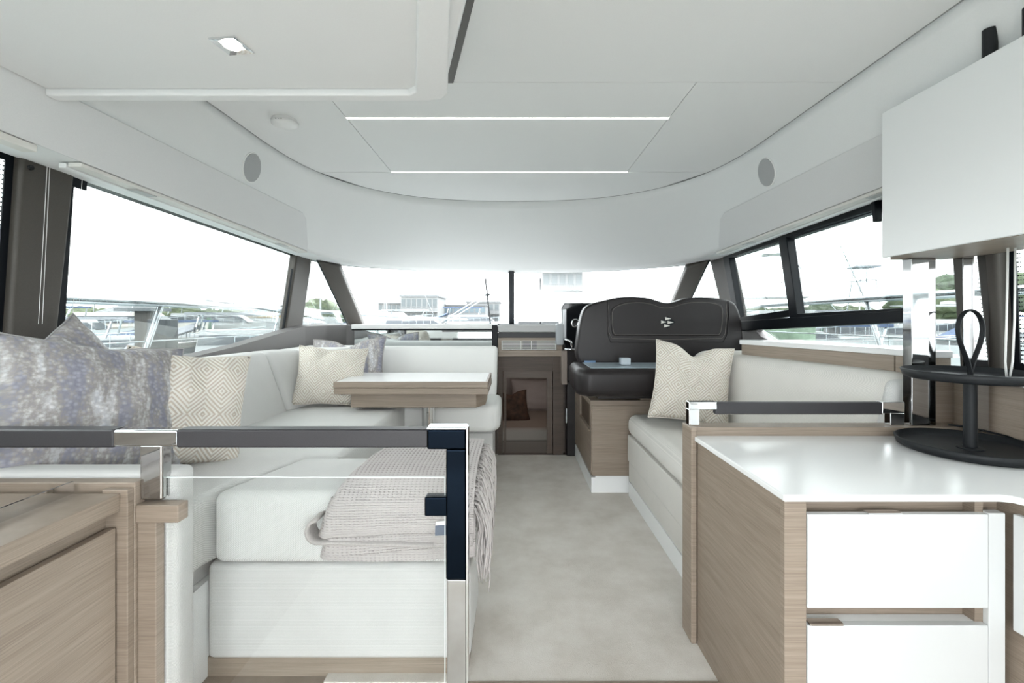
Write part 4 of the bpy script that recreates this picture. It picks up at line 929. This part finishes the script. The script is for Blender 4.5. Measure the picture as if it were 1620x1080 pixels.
# --- other boats
def boat(x, y, yaw, L, label, hull=GEL, canvas=None, tower=False, mast=0, cabin=1.0, fly=False, radar=False):
    t = thing('motor_yacht' if not mast else 'sailing_yacht', (x,y,WZ), label, 'boat', 'moored boats'); c, s = math.cos(yaw), math.sin(yaw)
    def T(p): return (x+p[0]*c-p[1]*s, y+p[0]*s+p[1]*c, WZ+p[2])
    def put(m, nm, mt, par=t, **k): m.v = [T(p) for p in m.v]; return m.build(nm, mt, par, **k)
    w_ = L*.15; fb = L*.14
    m = MB(); st = []
    for i in range(9):
        u = i/8; b = w_*(1-max(0,(u-.45)/.55)**2.2)+.02; hgt = fb*(1+.35*u*u)
        st.append([(-L/2+L*u, -b*.7, -.15), (-L/2+L*u+.02*L*u, -b, hgt), (-L/2+L*u+.02*L*u, b, hgt), (-L/2+L*u, b*.7, -.15)])
    vs = [p for r in st for p in r]; fs = [(0,1,2,3),(35,34,33,32)]
    for i in range(8):
        for k in range(4): fs.append((i*4+k,(i+1)*4+k,(i+1)*4+(k+1)%4,i*4+(k+1)%4))
    m.add(vs, fs); put(m, 'hull', hull)
    z0 = fb*1.02; ch = L*.10*cabin
    m = MB(); a, b = -L*.22, L*.22
    m.hexa([(a,-w_*.75,z0-.1),(b+L*.1,-w_*.45,z0-.1),(b+L*.1,w_*.45,z0-.1),(a,w_*.75,z0-.1)], [(a+L*.02,-w_*.6,z0+ch),(b-L*.02,-w_*.4,z0+ch),(b-L*.02,w_*.4,z0+ch),(a+L*.02,w_*.6,z0+ch)])
    put(m, 'cabin', hull if hull is not NAVY else GEL)
    if not mast:
        m = MB(); m.hexa([(a+.1,-w_*.72,z0+ch*.35),(b+L*.07,-w_*.47,z0+ch*.35),(b+L*.07,w_*.47,z0+ch*.35),(a+.1,w_*.72,z0+ch*.35)], [(a+.15,-w_*.66,z0+ch*.78),(b+L*.01,-w_*.45,z0+ch*.78),(b+L*.01,w_*.45,z0+ch*.78),(a+.15,w_*.66,z0+ch*.78)])
        put(m, 'window_band', GELD)
        m = MB(); zz = z0+ch+L*.075
        for sx in (a, b-L*.1):
            for sy in (-1,1): m.tube([(sx, sy*w_*.6, z0+ch*.9),(sx+L*.02, sy*w_*.5, zz)], .04, 5)
        put(m, 'hardtop_frame', STEEL)
        m = MB(); m.box(a-L*.04, b-L*.06, -w_*.6, w_*.6, zz, zz+.10); put(m, 'hardtop', canvas or hull if hull is not NAVY else GEL)
        if canvas:
            m = MB(); m.grid(lambda u, v: (-L*.48+L*.26*u, (v-.5)*w_*1.7, z0+ch*(.15+.9*u)+.25*math.sin(PI*v)), 6, 7); put(m, 'canvas_cover', canvas, solid=.04)
    m = MB(); k_ = 9
    for i in range(k_):
        u = .45+.52*i/(k_-1); b_ = w_*(1-max(0,(u-.45)/.55)**2.2)
        for sy in (-1,1): m.tube([(-L/2+L*u, sy*b_*.95, fb*(1+.35*u*u)),(-L/2+L*u, sy*b_*.95, fb*(1+.35*u*u)+.55)], .016, 5)
    for sy in (-1,1): m.tube([(-L/2+L*(.45+.52*i/8), sy*w_*(1-max(0,(.52*i/8)/.55)**2.2)*.95, fb*(1+.35*(.45+.52*i/8)**2)+.55) for i in range(9)], .018, 5)
    put(m, 'bow_rail', STEEL)
    if mast:
        put(MB().tube([(L*.05,0,fb),(L*.05,0,fb+mast)], .07, 8), 'mast', STEEL)
        put(MB().tube([(L*.05,0,fb+1.5),(-L*.35,0,fb+1.4)], .16, 8), 'boom', canvas or GREYC)
        m = MB()
        for e in ((L*.5,0,fb*1.3),(-L*.5,0,fb),(L*.05,w_,fb),(L*.05,-w_,fb)): m.tube([(L*.05,0,fb+mast), e], .012, 4)
        put(m, 'rigging', STEEL)
    if tower:
        m = MB(); zt_ = zz+L*.28
        for sx in (-1,1):
            for sy in (-1,1): m.tube([(sx*L*.06-L*.02, sy*w_*.5, zz),(sx*L*.035-L*.02, sy*w_*.28, zt_)], .035, 5)
        for q in (.35,.7,1): 
            for sy in (-1,1): m.tube([(-L*.08, sy*w_*.4, zz+(zt_-zz)*q),(L*.04, sy*w_*.4, zz+(zt_-zz)*q)], .03, 5)
        put(m, 'tower_frame', STEEL)
        put(MB().box(-L*.09,L*.05,-w_*.4,w_*.4,zt_,zt_+.08), 'tower_top', canvas or GEL)
        m = MB()
        for sy in (-1,1): m.tube([(0, sy*w_, z0+.3),(-L*.30, sy*w_*2.2, z0+L*.55)], .03, 5)
        put(m, 'outrigger', STEEL)
    if radar:
        put(MB().lathe([(0,0),(.35,.02),(.35,.16),(0,.22)], (0,0,zz+.12), n=14), 'radar_dome', GEL)
    return t
def bat(pxx, Y, *a, **k): return boat((pxx-812)/F*Y, Y, *a, **k)
# port side
bat(120, 17, .5, 8.5, 'white motor boat low in the port window, nearest the blue-grey pillows', canvas=GREYC, cabin=.7)
bat(85, 30, .2, 10, 'motor boat with dark canvas at the left end of the port window', canvas=BLUEC)
bat(190, 34, .1, 12, 'white cruiser behind the dark dock boxes', hull=GEL2, radar=True)
bat(290, 22, .9, 8, 'white runabout right of the dark dock boxes', canvas=BLUEC, cabin=.7)
bat(330, 40, .2, 12, 'white cruiser before the yellow building', hull=GEL, radar=True)
bat(392, 19, .5, 8, 'pale motor boat with a grey cover at the right end of the port window', canvas=GREYC, cabin=1.1)
bat(430, 46, .2, 10, 'sailing yacht whose mast rises in the port window', mast=9)
# ahead
bat(500, 60, .3, 11, 'sailing yacht seen through the port quarter window', mast=13, hull=NAVY)
bat(603, 55, .1, 13, 'sailing yacht with the tall mast left of the windscreen centre', mast=14)
bat(650, 48, 0, 11, 'low white motor yacht before the long white building', cabin=.8)
bat(740, 60, 0, 12, 'white cruiser left of the windscreen mullion', canvas=BLUEC)
bat(960, 60, .2, 12, 'white cruiser in the right half of the windscreen', radar=True)
# starboard
bat(1230, 38, -.4, 13, 'sport fishing yacht with a tuna tower seen in the small starboard window', tower=True)
bat(1330, 15, -.6, 8.0, 'motor boat with a blue cover seen under the starboard window track', hull=GEL, canvas=BLUEC, cabin=.6)
bat(1372, 26, -.2, 9, 'open boat with tall outriggers in the large starboard window', tower=True, canvas=GREYC)
bat(1235, 24, -.5, 9, 'white motor boat low behind the helm backrest', canvas=GREYC, cabin=.6)
bat(1500, 27, -.1, 10, 'white cabin cruiser between the two chrome posts', radar=True)
bat(1590, 24, .2, 8, 'small white boat at the right edge of the starboard window', canvas=BLUEC)

# docks, piles, boxes
DOCK = wood('weathered_dock', (.16,.14,.12), (.26,.24,.21), .8); PILE = speck('weathered_pile', (.10,.15,.12), .9, .3, 4)
t = thing('dock', (-22,36,-.9), 'long floating dock behind the port side boats', 'dock'); 
for k in range(14): MB().box(-45+2.6*k,-45+2.6*k+2.55,36+.25*0,38,-.95,-.75).build('deck_section', DOCK, t)
t = thing('dock', (18,30,-.9), 'long floating dock behind the starboard boats', 'dock')
for k in range(16): MB().box(6+2.6*k,6+2.6*k+2.55,31,33,-.75,-.5).build('deck_section', DOCK, t)
piles = [(-30,36,2.2),(-24,36,2.2),(-17,36,2.0),(-12,36,2.0),(10,31,2.0),(15,31,2.3),(21,31,2.3),(27,31,2.0),(33,31,2.2)]
nm_ = ['first','second','third','fourth']
for k, (x,y,h) in enumerate(piles):
    side = 'port' if x < 0 else 'starboard'
    tag(MB().tube([(x,y-.1,WZ),(x,y-.1,h-1.0)], .16, 10).build('mooring_pile', PILE), 'round wooden mooring pile at the '+side+' dock, '+({0:'farthest left',1:'second from the left',2:'third from the left',3:'nearest the window pillar'} if x < 0 else {4:'farthest left',5:'second from the left',6:'in the middle',7:'second from the right',8:'farthest right'})[k], 'pile', side+' mooring piles')
c = W(1246,525,7); tag(MB().tube([(c.x,7,WZ),(c.x,7,1.04)], .36, 20).build('mooring_pile', speck('green_pile', (.20,.27,.20), .9, .35, 6), smooth=False), 'thick green algae-stained pile close outside the starboard window', 'pile')
a_ = W(228,505,9)
o = MB().box(W(232,0,9).x, W(262,0,9).x, 9, 9.35, -.6, W(0,505,9).z).build('dock_box', mat('dock_box_dark', (.035,.04,.045), .5), bevel=.02); tag(o, 'tall dark dock cabinet outside the port window, right one', 'box', 'dark dock cabinets')
o = MB().box(W(212,0,12).x, W(232,0,12).x, 12, 12.4, -.6, W(0,490,12).z).build('dock_box', mat('dock_box_brown', (.06,.055,.05), .5), bevel=.02); tag(o, 'dark dock cabinet with a small roof, left of the other one', 'box', 'dark dock cabinets')
o = MB().box(W(190,0,12).x, W(240,0,12).x, 11.8, 12.7, W(0,492,12).z, W(0,487,12).z).build('cabinet_roof', mat('roof_grey', (.12,.13,.14), .6)); tag(o, 'small grey flat roof over the dark dock cabinets', 'roof')
# trees
LEAF = [speck('foliage_%s'%n, c_, .9, .45, 1.6, .6) for n, c_ in (('a',(.062,.082,.045)),('b',(.078,.096,.055)),('c',(.052,.070,.045)))]
BARK = mat('bark', (.12,.09,.07), .9)
def blob(m, c, r, rs):
    bm = bmesh.new(); bmesh.ops.create_icosphere(bm, subdivisions=2, radius=r)
    for v in bm.verts: v.co *= 1+.35*noise.noise(v.co*1.7/r+Vector((rs,rs,0)))
    m.add([(v.co.x+c[0], v.co.y+c[1], v.co.z*.8+c[2]) for v in bm.verts], [tuple(v.index for v in f.verts) for f in bm.faces]); bm.free()
def tree(pxx, Y, h, wd, k, label, group):
    x = (pxx-812)/F*Y; t = thing('tree', (x,Y,WZ), label, 'tree', group); m = MB()
    for i in range(26):
        a = random.random()*2*PI; r = wd/2*random.random()**.5
        blob(m, (x+r*math.cos(a), Y+r*math.sin(a), WZ+h*(.45+.45*random.random()*(1-r/wd))), wd*.16*(1+.5*random.random()), i+k)
    m.build('foliage', LEAF[k%3], t, smooth=False)
    MB().tube([(x,Y,WZ),(x+.1,Y,WZ+h*.6)], .2, 6).build('trunk', BARK, t)
for k, (p_, Y, h, wd) in enumerate([(75,97,4.6,9),(125,93,4.2,9),(172,97,4.0,9),(222,100,4.4,8),(268,85,4.6,8),(312,90,4.4,8),(358,86,4.6,8)]):
    tree(p_, Y, h, wd, k, ['leftmost','second from the left','third from the left','','third from the right','second from the right','rightmost'][k]+' far-shore tree in the port window' if k != 3 else 'low tree on the far port shore behind the dark dock cabinets', 'port shore trees')
tree(488, 70, 5.4, 8, 1, 'dark green tree seen through the port quarter window', 'quarter window trees')
tree(515, 70, 4.4, 7, 2, 'small rounded tree at the foot of the port windscreen pillar', 'quarter window trees')
for k, (p_, Y, h, wd) in enumerate([(1175,90,4.6,9),(1225,95,4.2,9),(1290,90,4.9,9),(1330,96,5.1,9),(1366,88,4.6,8),(1405,94,4.6,8)]):
    tree(p_, Y, h, wd, k, ['shore tree at the left edge of the small starboard window','shore tree behind the tuna tower in the small starboard window','leftmost shore tree in the large starboard window','second shore tree from the left in the large starboard window','third shore tree from the left in the large starboard window','rightmost shore tree in the large starboard window'][k], 'starboard shore trees')
for k, (p_, Y, h, wd) in enumerate([(1470,70,6.3,11),(1498,68,7.8,12),(1525,66,9.2,12),(1560,66,9.8,13),(1605,66,9.5,13)]):
    tree(p_, Y, h, wd*.75, k, ['shortest and leftmost of the tall trees behind the chrome posts','second tall tree from the left, right of the left chrome post','tall tree behind the tray handle','tall tree behind the right chrome post','tall tree at the far right edge beyond the blind cord'][k], 'tall starboard trees')
# shore strips
SH = speck('shore_ground', (.22,.24,.18), .9, .2, .2)
o = MB().box(-160,-25,75,140,WZ,-.9).build('ground', SH); struct(o, 'far shore to port'); o = MB().box(20,170,60,140,WZ,-.8).build('ground', SH); struct(o, 'far shore to starboard')
o = MB().box(-60,60,88,160,WZ,-.6).build('ground', mat('quay_concrete',(.4,.4,.39),.8)); struct(o, 'quay ahead')
# buildings
BW = [mat('wall_white', (.20,.205,.205), .8), mat('wall_grey', (.15,.155,.16), .8), mat('wall_yellow', (.30,.20,.05), .8)]
BG = mat('window_dark', (.08,.095,.10), .3); BGB = mat('window_blue', (.08,.115,.135), .3)
def building(x0, x1, Y, ztop, floors, cols, wall, label, glassm=BG, balc=False, roof=False, name='waterfront_building', dep=12):
    X0, X1 = (x0-812)/F*Y, (x1-812)/F*Y; t = thing(name, ((X0+X1)/2, Y, -.6), label, 'building', None)
    MB().box(X0,X1,Y,Y+dep,-.7,ztop).build('walls', wall, t)
    fh = (ztop+.6)/floors; cw = (X1-X0)/cols
    for f in range(floors):
        for c_ in range(cols):
            a, b = X0+cw*(c_+.15), X0+cw*(c_+.85); z0, z1 = -.6+fh*(f+.3), -.6+fh*(f+.85)
            MB().box(a,b,Y-.08,Y+.02,z0,z1).build('window', glassm, t)
        if balc:
            m = MB(); m.box(X0-.1,X1+.1,Y-1.3,Y,-.6+fh*f-.12,-.6+fh*f+.05)
            m.build('balcony', BW[0], t); m = MB()
            n_ = int((X1-X0)/.35)
            for i in range(n_): m.box(X0+i*(X1-X0)/n_, X0+i*(X1-X0)/n_+.06, Y-1.3, Y-1.25, -.6+fh*f, -.6+fh*f+1.0)
            m.box(X0,X1,Y-1.32,Y-1.24,-.6+fh*f+.98,-.6+fh*f+1.06); m.build('railing', BW[1], t)
    if roof:
        m = MB(); e = .6; m.hexa([(X0-e,Y-e,ztop),(X1+e,Y-e,ztop),(X1+e,Y+dep+e,ztop),(X0-e,Y+dep+e,ztop)], [(X0+2,Y+3,ztop+1.6),(X1-2,Y+3,ztop+1.6),(X1-2,Y+dep-3,ztop+1.6),(X0+2,Y+dep-3,ztop+1.6)]); m.build('roof', BW[1], t)
    else: MB().box(X0-.3,X1+.3,Y-.3,Y+dep+.3,ztop,ztop+.35).build('parapet', BW[1], t)
building(634, 692, 95, 5.6, 2, 7, BW[0], 'long white two-storey waterfront building left of the windscreen centre', BG, True)
building(598, 634, 100, 4.4, 2, 5, BW[0], 'lower white building with a hipped roof left of the long one', BG, False, True)
building(700, 768, 105, 4.0, 2, 8, BW[1], 'low grey waterfront building left of the mullion', BGB)
building(738, 790, 120, 5.2, 2, 6, BW[0], 'white building rising behind the low grey one', BG, True)
building(858, 922, 80, 16.0, 5, 5, BW[0], 'tall white apartment tower with balconies right of the mullion', BG, True)
building(820, 856, 110, 3.4, 1, 5, BW[1], 'low grey building beside the tower', BG)
building(935, 1010, 115, 3.2, 1, 8, BW[0], 'low white building right of the tower behind the helm seat', BG)
building(386, 448, 75, 2.9, 2, 8, BW[2], 'yellow waterfront building at the right end of the port window', BG, True)
building(148, 212, 80, 1.9, 1, 7, BW[0], 'low white building at the left of the port window', BG, False, True)
